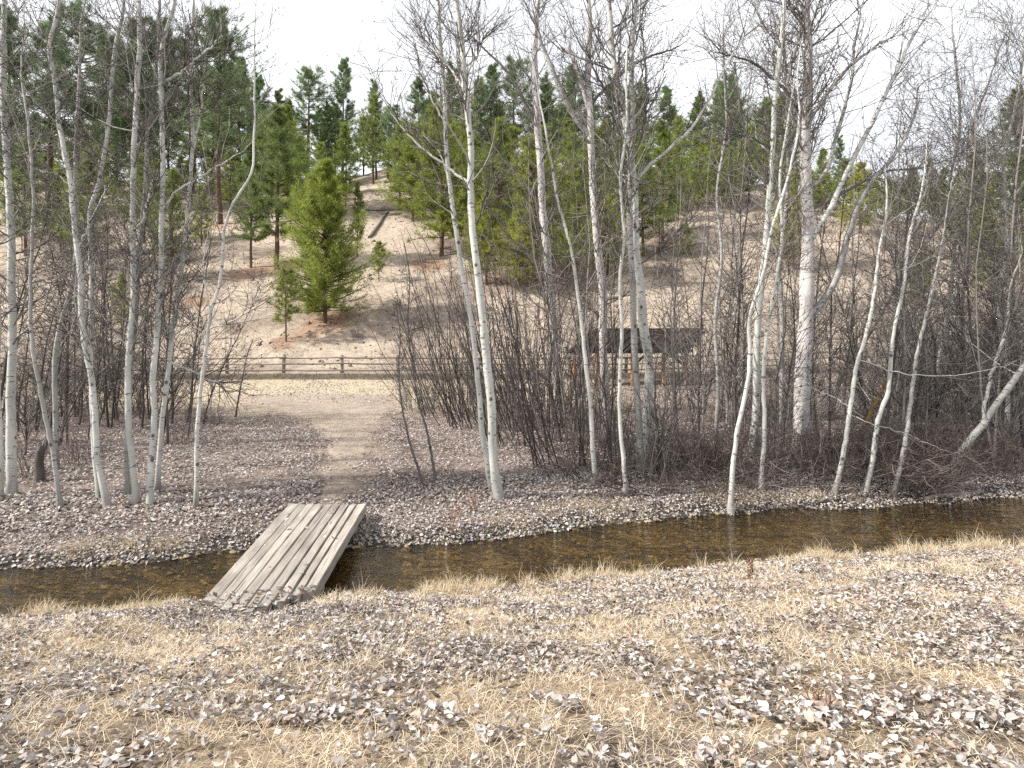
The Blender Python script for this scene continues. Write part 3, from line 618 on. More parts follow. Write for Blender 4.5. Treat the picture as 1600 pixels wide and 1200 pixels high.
T('leaning_tree', 'dark slender tree sweeping up to the right from beside the big cottonwood', [(1298, 650), (1310, 600), (1325, 565), (1357, 523), (1403, 443), (1473, 343), (1533, 260), (1583, 210), (1620, 150)], 9, 4, 8.5, 'dark_bark', seed=39, nb=60, lo=.25, dens=(6, 3), blen=1.4, buds=150, limbs=(([(1475, 342), (1440, 310), (1400, 290), (1370, 280)], 4, 2), ([(1530, 262), (1520, 200), (1545, 130), (1560, 80)], 4, 2), ([(1403, 443), (1460, 410), (1530, 385), (1600, 360)], 4, 2)))
T('leaning_tree', 'low dark stem leaning right across the right-hand thicket', [(1440, 700), (1453, 687), (1507, 640), (1560, 570), (1600, 523), (1660, 470)], 7, 4, 5.0, 'dark_bark', seed=40, nb=36, lo=.2, dens=(6, 3), blen=1.2)
T('orange_sapling', 'orange-barked leaning stem right of the big cottonwood', [(1343, 700), (1352, 665), (1368, 630), (1382, 602), (1395, 585)], 9, 6, 2.0, 'orange', seed=41, nb=8, lo=.4, dens=(3, 2))
T('aspen_tree', 'grey upright aspen right of the shelter post, upper branches spreading', [(1118, 690), (1122, 600), (1117, 500), (1128, 400), (1120, 300), (1135, 200), (1130, 80)], 7, 4, 11, 'aspen_grey', seed=42, nb=46, lo=.3, dens=(6, 3), blen=1.3)
T('aspen_tree', 'pale slim aspen behind the thicket near the right edge', [(1470, 690), (1462, 600), (1478, 500), (1490, 400), (1482, 300), (1500, 200), (1492, 80)], 7, 4, 11, 'aspen_grey', seed=43, nb=64, lo=.3, dens=(6, 3), blen=1.9, buds=120)
T('aspen_tree', 'grey spreading aspen at far right above the leaning trunk', [(1570, 700), (1575, 600), (1560, 480), (1575, 380), (1568, 260), (1590, 150), (1600, 70)], 8, 4, 11, 'aspen_grey', seed=44, nb=66, lo=.3, dens=(6, 3), blen=1.9, buds=120)

# ------------------------------------------------------------------ shrubs, saplings and brush: a few built plants, then copies
ORD = ['first', 'second', 'third', 'fourth', 'fifth', 'sixth', 'seventh', 'eighth', 'ninth', 'tenth', 'eleventh', 'twelfth', 'thirteenth', 'fourteenth', 'fifteenth', 'sixteenth', 'seventeenth', 'eighteenth', 'nineteenth', 'twentieth',
       'twenty-first', 'twenty-second', 'twenty-third', 'twenty-fourth', 'twenty-fifth', 'twenty-sixth', 'twenty-seventh', 'twenty-eighth', 'twenty-ninth', 'thirtieth', 'thirty-first', 'thirty-second', 'thirty-third', 'thirty-fourth', 'thirty-fifth', 'thirty-sixth', 'thirty-seventh', 'thirty-eighth', 'thirty-ninth', 'fortieth'] + ['forty-' + q for q in ('first', 'second', 'third', 'fourth', 'fifth', 'sixth', 'seventh', 'eighth', 'ninth')] + ['fiftieth'] + ['fifty-' + q for q in ('first', 'second', 'third', 'fourth', 'fifth', 'sixth', 'seventh', 'eighth', 'ninth')]

def shrub_mesh(seed, n, h, spread, base_r, A, B, lean=(0, 0), r=.014, dens=(6, 2), tw=.55, split=False, up=.02, jit=.075):
    rng = np.random.default_rng(seed); az = rng.uniform(0, 2 * np.pi, n); rr = base_r * np.sqrt(rng.uniform(0, 1, n))
    S = np.stack([np.cos(az) * rr, np.sin(az) * rr, np.full(n, -.12)], 1); tilt = rng.uniform(.05, spread, n)
    D = np.stack([np.cos(az) * tilt + lean[0], np.sin(az) * tilt + lean[1], np.ones(n)], 1)
    P, R = grow(rng, S, D, h * rng.uniform(.35, 1.0, n), r * rng.uniform(.6, 1.2, n), 9, up, jit, .25)
    tc_ = twig_cols(rng, n, A, B)
    if split:
        st = []
        for k in range(n):
            g = Geo(); tubes(g, P[k:k + 1], R[k:k + 1], 5, tc_[k:k + 1]); st.append(g.mesh('stem', M['twig']))
    else:
        g = Geo(); tubes(g, P, R, 4, tc_); st = g.mesh('stems', M['twig'])
    g = Geo(); twigs_on(g, rng, P, R, dens, tw, A, B, 0, .06); return st, g.mesh('twigs', M['twig'])

WD, WP = (0.04, 0.033, 0.031), (0.19, 0.16, 0.148)
MV = (0.07, 0.052, 0.049), (0.25, 0.195, 0.18)
protos = {
    'willow': [shrub_mesh(100 + i, 36, 4.8, .40, .95, WD, WP, lean, dens=(8, 2), split=True) for i, lean in enumerate([(-.18, 0), (-.05, .05), (.12, 0)])],
    'brush': [shrub_mesh(110 + i, 36, 1.75, .5, .5, *MV, (0, 0), .0065, (5, 2), .42) for i in range(3)],
    'tangle': [shrub_mesh(150 + i, 46, 1.9, 1.3, .7, (0.045, 0.034, 0.031), (0.24, 0.195, 0.175), (0, 0), .007, (6, 2), .5, up=-.10, jit=.14) for i in range(2)],
    'sapling': [shrub_mesh(120 + i, 3, 6.4, .10, .15, (0.075, 0.065, 0.06), (0.30, 0.27, 0.25), (.05, 0), .022, (34, 3), 1.0, True) for i in range(3)],
    'dark_sapling': [shrub_mesh(130 + i, 3, 5.2, .22, .45, (0.045, 0.038, 0.035), (0.17, 0.145, 0.13), (.12, 0), .024, (30, 3), 1.0, True) for i in range(3)],
    'bush': [shrub_mesh(140 + i, 44, 3.2, .8, .6, (0.08, 0.068, 0.062), (0.33, 0.29, 0.265), (.1, 0), .010, (8, 3), .7, up=.01, jit=.12) for i in range(3)],
}
def plant(kind, name, cat, label, px, py, s, seed, group, sx=1.0):
    rng = np.random.default_rng(seed); p = hit(px, py); t = thing(name, p, label, cat, group)
    st, tw = protos[kind][seed % len(protos[kind])]
    for m_ in (st if isinstance(st, list) else ()): link('stem', m_, t)
    if not isinstance(st, list): tag(link('stems', st, t), kind='stuff')
    tag(link('twigs', tw, t), kind='stuff')
    lim = .5 if kind in ('willow', 'dark_sapling') else math.pi
    t.rotation_euler = (0, 0, rng.uniform(-lim, lim)); t.scale = (s * sx, s * sx, s)
    return t

# dark willow clump in the middle, fanning to the left
for i, (px, py, s, sd, lab) in enumerate([
        (884, 718, 1.15, 0, 'dark willow clump fanning left from the foot of the slope beside the slim aspen'),
        (838, 668, 1.45, 0, 'tall dark willow clump behind the tall central aspen'),
        (795, 655, 1.5, 1, 'dense dark willow clump directly right of the tall central aspen'),
        (742, 662, 1.35, 0, 'dark willow clump leaning left behind the slimmer central aspen'),
        (705, 648, 1.15, 0, 'leftmost large willow clump beside the field edge'),
        (902, 660, .75, 1, 'dark willow clump in front of the shelter left end'),
        (812, 690, 1.1, 0, 'dark willow clump in front of the dense central clumps'),
        (862, 640, 1.5, 1, 'dark willow clump against the mottled cottonwood trunk'),
        (1000, 748, 0.62, 2, 'dark willow tangle at the foot of the twin-stemmed cottonwood')]):
    plant('willow', 'willow_shrub', 'shrub', lab, px, py, s, sd + 3 * i, 'leafless willow clumps')
g2 = []
for lab, pts, s in (('thin dark bare stem left of the pair beside the path', [(660, 754), (640, 690), (627, 627), (623, 573), (625, 523), (618, 470)], 51),
                    ('thin dark bare stem right of the pair beside the path', [(681, 753), (667, 673), (653, 627), (643, 557), (637, 507), (640, 440), (632, 380)], 52),
                    ('thin bare twig stem standing alone at the field edge left of the path', [(368, 652), (375, 610), (385, 560), (395, 530)], 53)):
    T('bare_sapling', lab, pts, 5 if s < 53 else 3.5, 1.5, 0, 'dark_bark', nb=16, lo=.25, dens=(3, 2), seed=s, blen=.5, buds=0, cat='sapling')

rg = np.random.default_rng(77)
left_saps = [(8, 700), (34, 684), (48, 716), (68, 672), (104, 690), (120, 668), (132, 650), (150, 662), (172, 646), (186, 668), (200, 652), (222, 672), (244, 655), (262, 690), (282, 664)]
for i, (px, py) in enumerate(left_saps):
    plant('dark_sapling', 'dark_sapling', 'sapling', f'dark bare sapling behind the left aspens, {ORD[i]} from the left edge', px, py, rg.uniform(1.0, 1.5), 10 + i, 'dark saplings behind the left aspens')
left_brush = [(30, 640), (85, 650), (140, 655), (200, 650), (250, 660), (300, 655), (335, 662), (280, 690), (60, 740), (130, 720)]
for i, (px, py) in enumerate(sorted(left_brush)):
    plant('brush', 'low_brush', 'shrub', f'low twiggy brush under the left aspens, {ORD[i]} from the left', px, py, rg.uniform(.45, .75), 30 + i, 'low brush under the left aspens', 1.2)
right_brush = sorted([(float(rg.uniform(905, 1595)), float(rg.uniform(642, 752))) for _ in range(38)])
for i, (px, py) in enumerate(right_brush):
    plant('brush', 'low_brush', 'shrub', f'low mauve brush in the right-hand thicket, {ORD[i]} from its left end', px, py, rg.uniform(.42, .78), 50 + i, 'low brush of the right thicket', 1.25)
right_saps = sorted([(1035, 735), (1060, 700), (1085, 660), (1100, 720), (1140, 665), (1160, 690), (1208, 722), (1240, 650), (1290, 690), (1330, 660), (1380, 690), (1415, 655), (1440, 720), (1470, 650), (1510, 690), (1540, 660), (1555, 735), (1590, 680), (960, 690), (890, 690), (905, 640), (1350, 640), (1400, 720), (1425, 640), (1455, 690), (1490, 640), (1525, 720), (1575, 640), (1070, 640), (1125, 655), (1250, 690), (1305, 640), (1500, 665), (1565, 690), (1598, 720)])
for i, (px, py) in enumerate(right_saps):
    plant('sapling', 'grey_sapling', 'sapling', f'slender grey bare sapling in the right thicket, {ORD[i]} from its left end', px, py, rg.uniform(1.0, 1.75), 70 + i, 'grey saplings of the right thicket')
left_bush = [(15, 668), (80, 650), (150, 640), (235, 645)]
for i, (px, py) in enumerate(left_bush):
    plant('bush', 'tall_bush', 'shrub', f'tangled dark bush behind the left aspens, {ORD[i]} from the left edge', px, py, rg.uniform(.9, 1.4), 160 + i, 'tangled bushes behind the left aspens')
tang = sorted([(float(rg.uniform(900, 1595)), float(rg.uniform(680, 768))) for _ in range(20)])
for i, (px, py) in enumerate(tang):
    plant('tangle', 'bramble_tangle', 'shrub', f'low arching bramble tangle along the right bank, {ORD[i]} from its left end', px, py, rg.uniform(.6, 1.0), 180 + i, 'bramble tangles along the right bank')
mid_bush = [(655, 640), (720, 630), (770, 640), (1150, 655), (1215, 640), (1275, 655)]
for i, (px, py) in enumerate(mid_bush):
    plant('bush', 'tall_bush', 'shrub', f'spreading dark bush between central aspens and the big cottonwood, {ORD[i]} from the left', px, py, rg.uniform(.7, 1.1), 210 + i, 'spreading bushes in the middle')
right_bush = sorted([(1365, 630), (1450, 610), (1590, 680), (1440, 650), (1480, 618), (1530, 640), (1580, 650), (1420, 690), (1510, 612), (1560, 606), (1600, 625)])
for i, (px, py) in enumerate(right_bush):
    plant('bush', 'tall_bush', 'shrub', f'tall tangled grey bush near the right edge, {ORD[i]} from its left end', px, py, rg.uniform(1.0, 1.8), 95 + i, 'tall grey bushes at the right')

# ------------------------------------------------------------------ pines
def pine_mesh(seed, h, crown0, rad, shape, whorl, col, col2, per=7, nl=.26, nw=.02, sub=5, tn=13, trunk_r=None, gap=0.0):
    rng = np.random.default_rng(seed); tr = trunk_r or h * .014
    n = 14; z = np.linspace(-.3, h, n); P = np.stack([np.cumsum(rng.normal(0, .02, n)) * h / 12, np.cumsum(rng.normal(0, .02, n)) * h / 12, z], 1); P[:2, :2] = 0
    g = Geo(); tubes(g, P[None], (tr * (1 - z / h * .93)).clip(.01)[None], 8, (0.10, 0.062, 0.045))
    zs = np.arange(crown0 * h, h * .985, whorl); S, D, L = [], [], []
    for zz in zs:
        f = (zz / h - crown0) / (1 - crown0); prof = rad * (shape(f)) * rng.uniform(.75, 1.12)
        for k in range(per):
            if rng.uniform() < gap: continue
            a = rng.uniform(0, 2 * np.pi); el = .05 + .65 * f + rng.normal(0, .1)
            S.append([np.interp(zz, z, P[:, 0]), np.interp(zz, z, P[:, 1]), zz + rng.uniform(-.5, .5) * whorl]); D.append([math.cos(a) * math.cos(el), math.sin(a) * math.cos(el), math.sin(el)]); L.append(prof * rng.uniform(.4, 1.2) * (1 + (.10 if per == 9 else .28) * math.sin(a + zz * .5 + seed)))
    S, D, L = np.array(S), np.array(D), np.array(L)
    B, BR = grow(rng, S, D, L, np.clip(L * .016, .008, .06), 6, .05, .09, .3); tubes(g, B, BR, 4, (0.085, 0.06, 0.045))
    if crown0 > .12:                                            # dead snags below the crown
        k = 14; zz = rng.uniform(.3 * crown0, crown0, k) * h; a = rng.uniform(0, 2 * np.pi, k); Sd = np.stack([0 * a, 0 * a, zz], 1)
        Pd, Rd = grow(rng, Sd, np.stack([np.cos(a), np.sin(a), 0 * a - .1], 1), rng.uniform(.3, .7, k) * rad, np.full(k, .018), 5, -.02, .12, .4); tubes(g, Pd, Rd, 3, (0.09, 0.07, 0.06))
    trunk = g.mesh('trunk', M['pine_bark'])
    S2, D2, r2, ix = shoots(rng, B, BR, sub, .25, 1.0, .6); L2 = L[ix] * rng.uniform(.14, .34, len(S2))
    B2, _ = grow(rng, S2, D2, L2, np.full(len(S2), .006), 4, .10, .08)
    C = np.concatenate([B[:, -1], B[:, 4], B[:, 3], B2[:, -1], B2[:, 2], B2[:, 1]]); CD = np.concatenate([B[:, -1] - B[:, -2], B[:, 4] - B[:, 3], B[:, 3] - B[:, 2], B2[:, -1] - B2[:, -2], B2[:, 2] - B2[:, 1], B2[:, 1] - B2[:, 0]])
    CD = unit(unit(CD) + np.array([0, 0, .25])); m = len(C)
    base_col = np.array(col) + (np.array(col2) - np.array(col)) * rng.uniform(0, 1, (m, 1)); base_col = base_col * rng.uniform(.75, 1.2, (m, 1))
    idx = np.repeat(np.arange(m), tn); nd_ = unit(CD[idx] * .75 + rng.normal(size=(len(idx), 3)) * .62); ln = nl * rng.uniform(.6, 1.15, len(idx))[:, None]
    sd = unit(np.cross(nd_, rng.normal(size=nd_.shape))) * nw; o = C[idx]
    V = np.stack([o - sd * .5, o + sd * .5, o + nd_ * ln], 1).reshape(-1, 3)
    g = Geo(); g.add(V, np.arange(len(V)).reshape(-1, 3), np.repeat(base_col[idx], 3, 0)); return trunk, g.mesh('crown', M['needle'])

cone = lambda f: (1 - f) ** .7 * (0.6 + .4 * min(1, f * 6)) + .06
full = lambda f: min(1, .72 + 1.4 * f) * max(0, 1 - f ** 1.6) ** .85 + .05
dome = lambda f: (max(0, 1 - abs(f - .35) ** 1.6 * 1.9)) * .85 + .14
YG, YG2 = (0.17, 0.215, 0.04), (0.32, 0.345, 0.08)
MG, MG2 = (0.13, 0.185, 0.055), (0.225, 0.275, 0.09)
DG, DG2 = (0.125, 0.185, 0.085), (0.21, 0.265, 0.115)  # tall far pines: needles lightened in colour, in place of haze
pine_protos = {   # kind: (mesh pair, modelled height)
    'hero': (pine_mesh(201, 12.6, .08, 3.9, full, .30, (0.16, 0.22, 0.035), (0.34, 0.37, 0.075), 9, .44, .028, 10, 8), 12.6),
    'thin': (pine_mesh(202, 5.2, .33, 1.7, dome, .34, YG, (0.26, 0.27, 0.07), 6, .42, .022, 4, 10), 5.2),
    'slender': (pine_mesh(203, 14, .22, 3.3, cone, .5, MG, MG2, 7, .5, .030, 7, 9), 14),
    'tall_a': (pine_mesh(204, 22, .36, 5.0, dome, .62, DG, DG2, 8, .62, .042, 9, 9, gap=.2), 22),
    'tall_b': (pine_mesh(205, 22, .24, 4.8, cone, .62, DG, DG2, 8, .62, .042, 9, 9, gap=.3), 22),
    'tall_c': (pine_mesh(209, 22, .48, 4.4, dome, .7, DG, DG2, 7, .62, .042, 9, 9, gap=.3), 22),
    'young_a': (pine_mesh(206, 13, .12, 4.0, full, .48, YG, YG2, 8, .52, .036, 7, 9, gap=.15), 13),
    'young_b': (pine_mesh(207, 15, .18, 4.2, cone, .52, MG, YG2, 8, .52, .036, 7, 9, gap=.15), 15),
    'bush': (pine_mesh(208, 3.0, .06, 1.4, dome, .3, MG, YG2, 6, .4, .026, 4, 12), 3.0),
}
def pine(kind, px, base_py, top_py, label, name='pine_tree', seed=0, tint=(1, 1, 1), wide=1.0, group='pines on the hillside'):
    p = hit(px, base_py); hgt = (base_py - top_py) / F * p[1]; (tr, cr), mh = pine_protos[kind]; s = hgt / mh
    t = thing(name, p, label, 'pine tree' if name == 'pine_tree' else 'pine', group)
    link('trunk', tr, t); c = tag(link('crown', cr, t), kind='stuff'); c.color = (*tint, 1)
    t.scale = (s * wide, s * wide, s); t.rotation_euler = (0, 0, (seed * 2.399) % 6.283); return t

pine('hero', 508, 505, 258, 'bright green bushy pine standing on bare slope above the fence', seed=0)
pine('thin', 447, 534, 428, 'small pale yellow-green pine sapling left of the bright bushy pine', 'pine_sapling', 1)
pine('slender', 432, 421, 172, 'slender mid-green pine just left behind the bright bushy pine', seed=2, wide=1.15)
pine('slender', 392, 418, 225, 'dark slim pine left of the slender pine', seed=3, wide=.8, tint=(.8, .85, .8))
pine('tall_a', 344, 350, 30, 'tall dark pine with bare reddish lower trunk behind the left aspens', seed=4, wide=.95)
pine('slender', 558, 402, 285, 'thin scraggly pine just right of the bright bushy pine', seed=5, wide=.7, tint=(1, .9, .7))
pine('thin', 592, 440, 382, 'small round pine bush on slope right of the bushy pine', 'pine_bush', 6)
pine('bush', 1070, 398, 355, 'small yellow-green pine bush on open slope right of the twin cottonwood', 'pine_bush', 7, (1.4, 1.3, .9))
pine('young_b', 583, 288, 150, 'mid-green pine at the top of the bare slope', seed=8, wide=.9)
hp = [ # (kind, px, base, top, tint, wide); bluish tints paint in distance haze
    ('tall_b', 20, 330, 20, (.8, .9, .9), 1.1), ('tall_a', 75, 310, 40, (.9, 1, .9), 1.1), ('tall_b', 120, 330, 10, (.8, .9, .9), 1), ('tall_a', 165, 305, 60, (.9, 1, .9), 1.1), ('tall_b', 205, 330, 30, (.85, .95, .9), 1.1),
    ('tall_a', 255, 320, 45, (.85, .95, .9), 1.1), ('tall_b', 300, 300, 55, (.9, 1, 1), 1.1), ('tall_a', 375, 295, 95, (1, 1.05, 1), 1.1), ('tall_b', 408, 300, 120, (1, 1.1, 1.1), 1), ('tall_b', 432, 290, 142, (1.1, 1.15, 1.2), 1),
    ('tall_a', 480, 290, 108, (1.1, 1.15, 1.2), 1.25), ('tall_b', 512, 290, 165, (1.1, 1.15, 1), 1), ('tall_b', 535, 288, 92, (1.1, 1.1, 1.2), .9), ('tall_b', 588, 280, 128, (1.1, 1.15, 1.2), .9), ('tall_a', 618, 292, 165, (1.1, 1.2, 1.1), 1),
    ('tall_b', 655, 300, 150, (1, 1.05, 1), 1), ('tall_a', 705, 300, 140, (.95, 1, .95), 1.1), ('tall_b', 765, 300, 130, (.9, 1, .9), 1.1), ('tall_a', 800, 300, 120, (.9, 1, .9), 1.1), ('tall_b', 850, 290, 150, (.9, 1, .95), 1.1),
    ('tall_a', 900, 295, 140, (.9, 1, .9), 1.1), ('tall_b', 960, 290, 155, (1, 1.1, 1), 1.1), ('tall_a', 1000, 300, 160, (.9, 1, .9), 1.1), ('tall_b', 1045, 300, 165, (1.1, 1.15, 1), 1.1), ('tall_b', 1092, 300, 178, (1.2, 1.25, 1.1), 1.1),
    ('tall_a', 1142, 300, 150, (1.1, 1.2, 1.2), 1.0), ('tall_b', 1195, 305, 190, (1.1, 1.2, 1.1), 1.0), ('tall_b', 1310, 320, 215, (1.1, 1.2, 1.2), .9), ('tall_b', 1455, 330, 235, (1.1, 1.2, 1.1), .9), ('tall_a', 1585, 360, 150, (.9, .9, .85), 1.2)]
for i, (k, px, b, t_, ti, w) in enumerate(hp):
    k = 'tall_c' if i % 4 == 2 else k
    t_ = t_ - (28 if 640 < px < 1250 else 0)
    pine(k, px, b, t_, f'tall pine in the hilltop tree line, {ORD[i]} from the left', seed=20 + i, tint=ti, wide=w, group='hilltop pines')
yp = [('young_a', 95, 395, 265, (.9, .9, .8), 1), ('young_b', 190, 520, 430, (1.3, 1.25, .9), .9), ('young_b', 270, 440, 270, (.85, .9, .8), 1), ('young_b', 40, 400, 220, (.8, .9, .85), 1),
      ('young_b', 500, 345, 225, (1, 1.1, 1), 1.1), ('young_a', 465, 345, 215, (.9, 1.05, .95), 1), ('young_a', 645, 345, 195, (1.05, 1.1, .95), 1.15), ('young_a', 690, 400, 165, (.95, 1, .8), 1.05), ('young_b', 730, 350, 180, (1, 1, .85), 1.1),
      ('young_b', 780, 415, 190, (.9, .95, .75), 1.1), ('young_a', 835, 440, 215, (1.0, 1, .7), 1.1), ('young_a', 888, 425, 270, (1.25, 1.15, .7), 1.1), ('young_b', 925, 400, 205, (.95, 1, .8), 1.1), ('young_b', 975, 370, 215, (.85, .95, .75), 1),
      ('young_b', 1035, 380, 195, (.85, .95, .75), 1.05), ('young_b', 1090, 330, 210, (1.15, 1.2, .95), 1.1), ('young_a', 1142, 325, 230, (1.1, 1.15, .95), 1), ('young_a', 1240, 420, 270, (1.3, 1.2, .7), .7), ('young_a', 1345, 365, 255, (1.4, 1.3, .75), 1.1),
      ('young_a', 760, 445, 300, (1.15, 1.1, .75), 1), ('young_a', 810, 455, 330, (1.2, 1.15, .7), 1.1), ('young_b', 905, 455, 250, (1, 1, .75), 1), ('young_a', 950, 430, 310, (1.15, 1.1, .7), 1), ('young_b', 1005, 400, 230, (.95, 1, .75), 1.1), ('young_a', 1060, 345, 250, (1.1, 1.1, .8), 1), ('young_b', 660, 330, 200, (1, 1.1, .9), 1.1), ('young_b', 140, 420, 240, (.9, .95, .8), 1.1), ('young_b', 225, 380, 230, (.85, .95, .85), 1.1), ('young_a', 315, 385, 290, (1, 1, .8), .8),
      ('young_b', 410, 332, 185, (.95, 1.05, .9), 1), ('young_b', 540, 322, 195, (1, 1.1, .95), 1), ('young_b', 450, 318, 170, (1, 1.05, 1), 1), ('young_a', 360, 330, 235, (1, 1.05, .9), 1),
      ('young_b', 625, 322, 190, (1.1, 1.15, .95), 1), ('young_a', 715, 330, 200, (1, 1, .8), 1), ('young_b', 745, 395, 225, (1, 1, .8), 1), ('young_a', 800, 345, 200, (1, 1, .75), 1.1), ('young_b', 850, 345, 200, (1, 1, .8), 1.1), ('young_b', 890, 335, 190, (1, 1.05, .85), 1.1), ('young_b', 945, 335, 195, (1, 1.05, .85), 1.1),
      ('young_b', 990, 330, 185, (1, 1.05, .85), 1), ('young_b', 1060, 318, 185, (1.1, 1.15, .95), 1), ('young_a', 1115, 312, 215, (1.15, 1.15, .9), 1), ('young_b', 1170, 318, 200, (1.1, 1.15, 1), 1.1), ('young_b', 1220, 330, 225, (1.1, 1.1, .9), 1), ('young_b', 1285, 335, 235, (1.1, 1.1, .9), 1), ('young_b', 1425, 350, 260, (1, 1, .9), 1.1), ('young_b', 1475, 365, 265, (1, 1, .9), 1.1), ('young_b', 1525, 375, 240, (.95, .95, .85), 1.1),
      ('young_b', 1395, 360, 285, (1.1, 1.1, 1), 1.1), ('young_b', 1500, 400, 300, (1, 1, .9), 1.2), ('young_a', 1545, 470, 330, (.9, .9, .8), 1.1), ('young_b', 1595, 440, 250, (.8, .85, .75), 1.2), ('young_a', 1440, 480, 380, (.9, .9, .8), 1)]
for i, (k, px, b, t_, ti, w) in enumerate(sorted(yp, key=lambda q: q[1])):
    pine(k, px, b, t_, f'bushy yellow-green young pine lower on the hillside, {ORD[i]} from the left', seed=60 + i, tint=ti, wide=w, group='young pines on the hillside')

slope_brush = [(360, 520), (400, 470), (470, 470), (560, 530), (620, 480), (650, 520), (760, 500), (900, 490), (1030, 430), (1100, 480), (1140, 400), (1180, 450), (1320, 430), (1390, 470)]
rg = np.random.default_rng(92)
for i, (px, py) in enumerate(slope_brush):
    plant('brush', 'slope_shrub', 'shrub', f'small bare shrub on the dry slope above the fence, {ORD[i]} from the left', px, py, rg.uniform(.6, 1.2), 230 + i, 'bare shrubs on the slope')
rg = np.random.default_rng(93)
low_row = sorted([(float(x + rg.uniform(-10, 10)), float(rg.uniform(292, 304))) for x in list(np.linspace(10, 420, 15)) + list(np.linspace(1100, 1560, 15))])
for i, (px, b) in enumerate(low_row):
    b = b + (30 if px > 1250 else 0); pine('young_a' if i % 2 else 'young_b', px, b, b - rg.uniform(45, 85), f'short bushy pine filling the crest of the hill, {ORD[i]} from the left', seed=170 + i, tint=(.95, 1, .9), wide=1.35, group='short pines along the crest')
rg = np.random.default_rng(91)
far_row = sorted([(x + rg.uniform(-14, 14), b) for x, b in zip(np.linspace(5, 1230, 34), rg.uniform(262, 284, 34))])
for i, (px, b) in enumerate(far_row):
    pine('tall_b' if i % 3 == 1 else 'young_b', px, b, b - rg.uniform(95, 160) + (25 if 400 < px < 640 else 0), f'distant pine behind the hilltop tree line, {ORD[i]} from the left', seed=120 + i, tint=(1.05, 1.12, 1.15), wide=1.15, group='distant pines over the crest')  # bluish tint puts distance haze into the needle colour

# ------------------------------------------------------------------ logs, stump, stalks
def log(name, label, a, b, r, cat, bark='rail', sag=0.0):
    A, B = hit(*a), hit(*b); t = np.linspace(0, 1, 10); P = A + (B - A) * t[:, None]; P[:, 2] = height(P[:, 0], P[:, 1]) * .5 + P[:, 2] * .5 + r * .6
    g = Geo(); rr = np.linspace(r, r * .7, 10); rr[[0, -1]] *= .9; tubes(g, (P - A)[None], rr[None], 8)
    for e in (0, -1): 
        c = P[e] - A; g.add(np.vstack([g.v[0][(0 if e == 0 else 72):(8 if e == 0 else 80)], c[None]]), [(i, (i + 1) % 8, 8) for i in range(8)])
    o = g.build(name, M[bark]); o.location = A; return tag(o, label, cat)
log('fallen_log', 'long pale fallen log lying uphill on the bare slope', (577, 373), (606, 332), .24, 'log')
log('fallen_log', 'dark short log lying across the top end of the pale log', (572, 329), (632, 329), .14, 'log', 'dark_bark')
log('fallen_log', 'grey fallen log on the slope far right of the bushy pine', (940, 470), (1010, 462), .16, 'log')
log('driftwood', 'pale driftwood branch at the right water edge', (1445, 783), (1535, 771), .05, 'branch')

p = hit(61, 752); st = thing('tree_stump', p, 'short charred tree stump among the left aspens', 'stump'); g = Geo()
Ps = np.array([[0, 0, -.2], [0.01, 0, .1], [.0, 0, .35], [.02, 0, .55], [.03, 0, .66], [.03, 0, .661]]); tubes(g, Ps[None], np.array([[.12, .085, .07, .066, .05, .012]]), 9)
g.v[0][-18:, 2] += np.random.default_rng(3).uniform(-.12, .10, 18)
g.build('trunk', M['char'], st)

p = hit(1172, 928); st = thing('dead_flower_stalk', p, 'brown dried flower spike standing in near grass at right', 'plant'); g = Geo(); rg = np.random.default_rng(5)
Ps = np.array([[0, 0, -.03], [.0, 0, .12], [.01, 0, .28]]); tubes(g, Ps[None], np.array([[.005, .004, .003]]), 5, (0.25, 0.17, 0.10)); g.build('stem', M['twig'], st)
g = Geo(); k = 110; zz = rg.uniform(.12, .30, k); a = rg.uniform(0, 6.28, k); C = np.stack([.012 * np.cos(a), .012 * np.sin(a), zz], 1); octa(g, C, np.stack([np.cos(a), np.sin(a), .8 + 0 * a], 1), .018, .006, (0.16, 0.085, 0.05)); g.build('seed_head', M['twig'], st)
for lab, px, py, hh, sd in (('reddish dry weed stalk on far bank right of the bridge', 706, 835, .75, 1), ('short reddish weed stalk in foreground grass at right', 1280, 1115, .16, 2), ('tan dry weed stalk on the far bank below the central aspens', 742, 800, .5, 3)):
    p = hit(px, py); st = thing('dry_weed', p, lab, 'plant'); rng = np.random.default_rng(sd); g = Geo(); k = 5
    Pw, Rw = grow(rng, np.zeros((k, 3)) - [0, 0, .03], np.stack([rng.normal(0, .22, k), rng.normal(0, .22, k), np.ones(k)], 1), hh * rng.uniform(.5, 1, k), np.full(k, .004), 6, .02, .07, .5); tubes(g, Pw, Rw, 4, (0.24, 0.12, 0.08)); g.build('stems', M['twig'], st)
    g = Geo(); twigs_on(g, rng, Pw, Rw, (5, 0), .18 * hh / .5, (0.2, .10, .07), (.3, .18, .12)); tag(g.build('twigs', M['twig'], st), kind='stuff')

# ------------------------------------------------------------------ leaf litter and grass
def scatter(rng, n, y0, y1, marg=1.3, slope=.92):
    """random ground points, even over the wedge of ground in front of the camera"""
    yy = np.sqrt(rng.uniform(0, 1, n) * ((y1 + marg) ** 2 - (y0 + marg) ** 2) + (y0 + marg) ** 2) - marg
    return rng.uniform(-1, 1, n) * (slope * yy + marg), yy

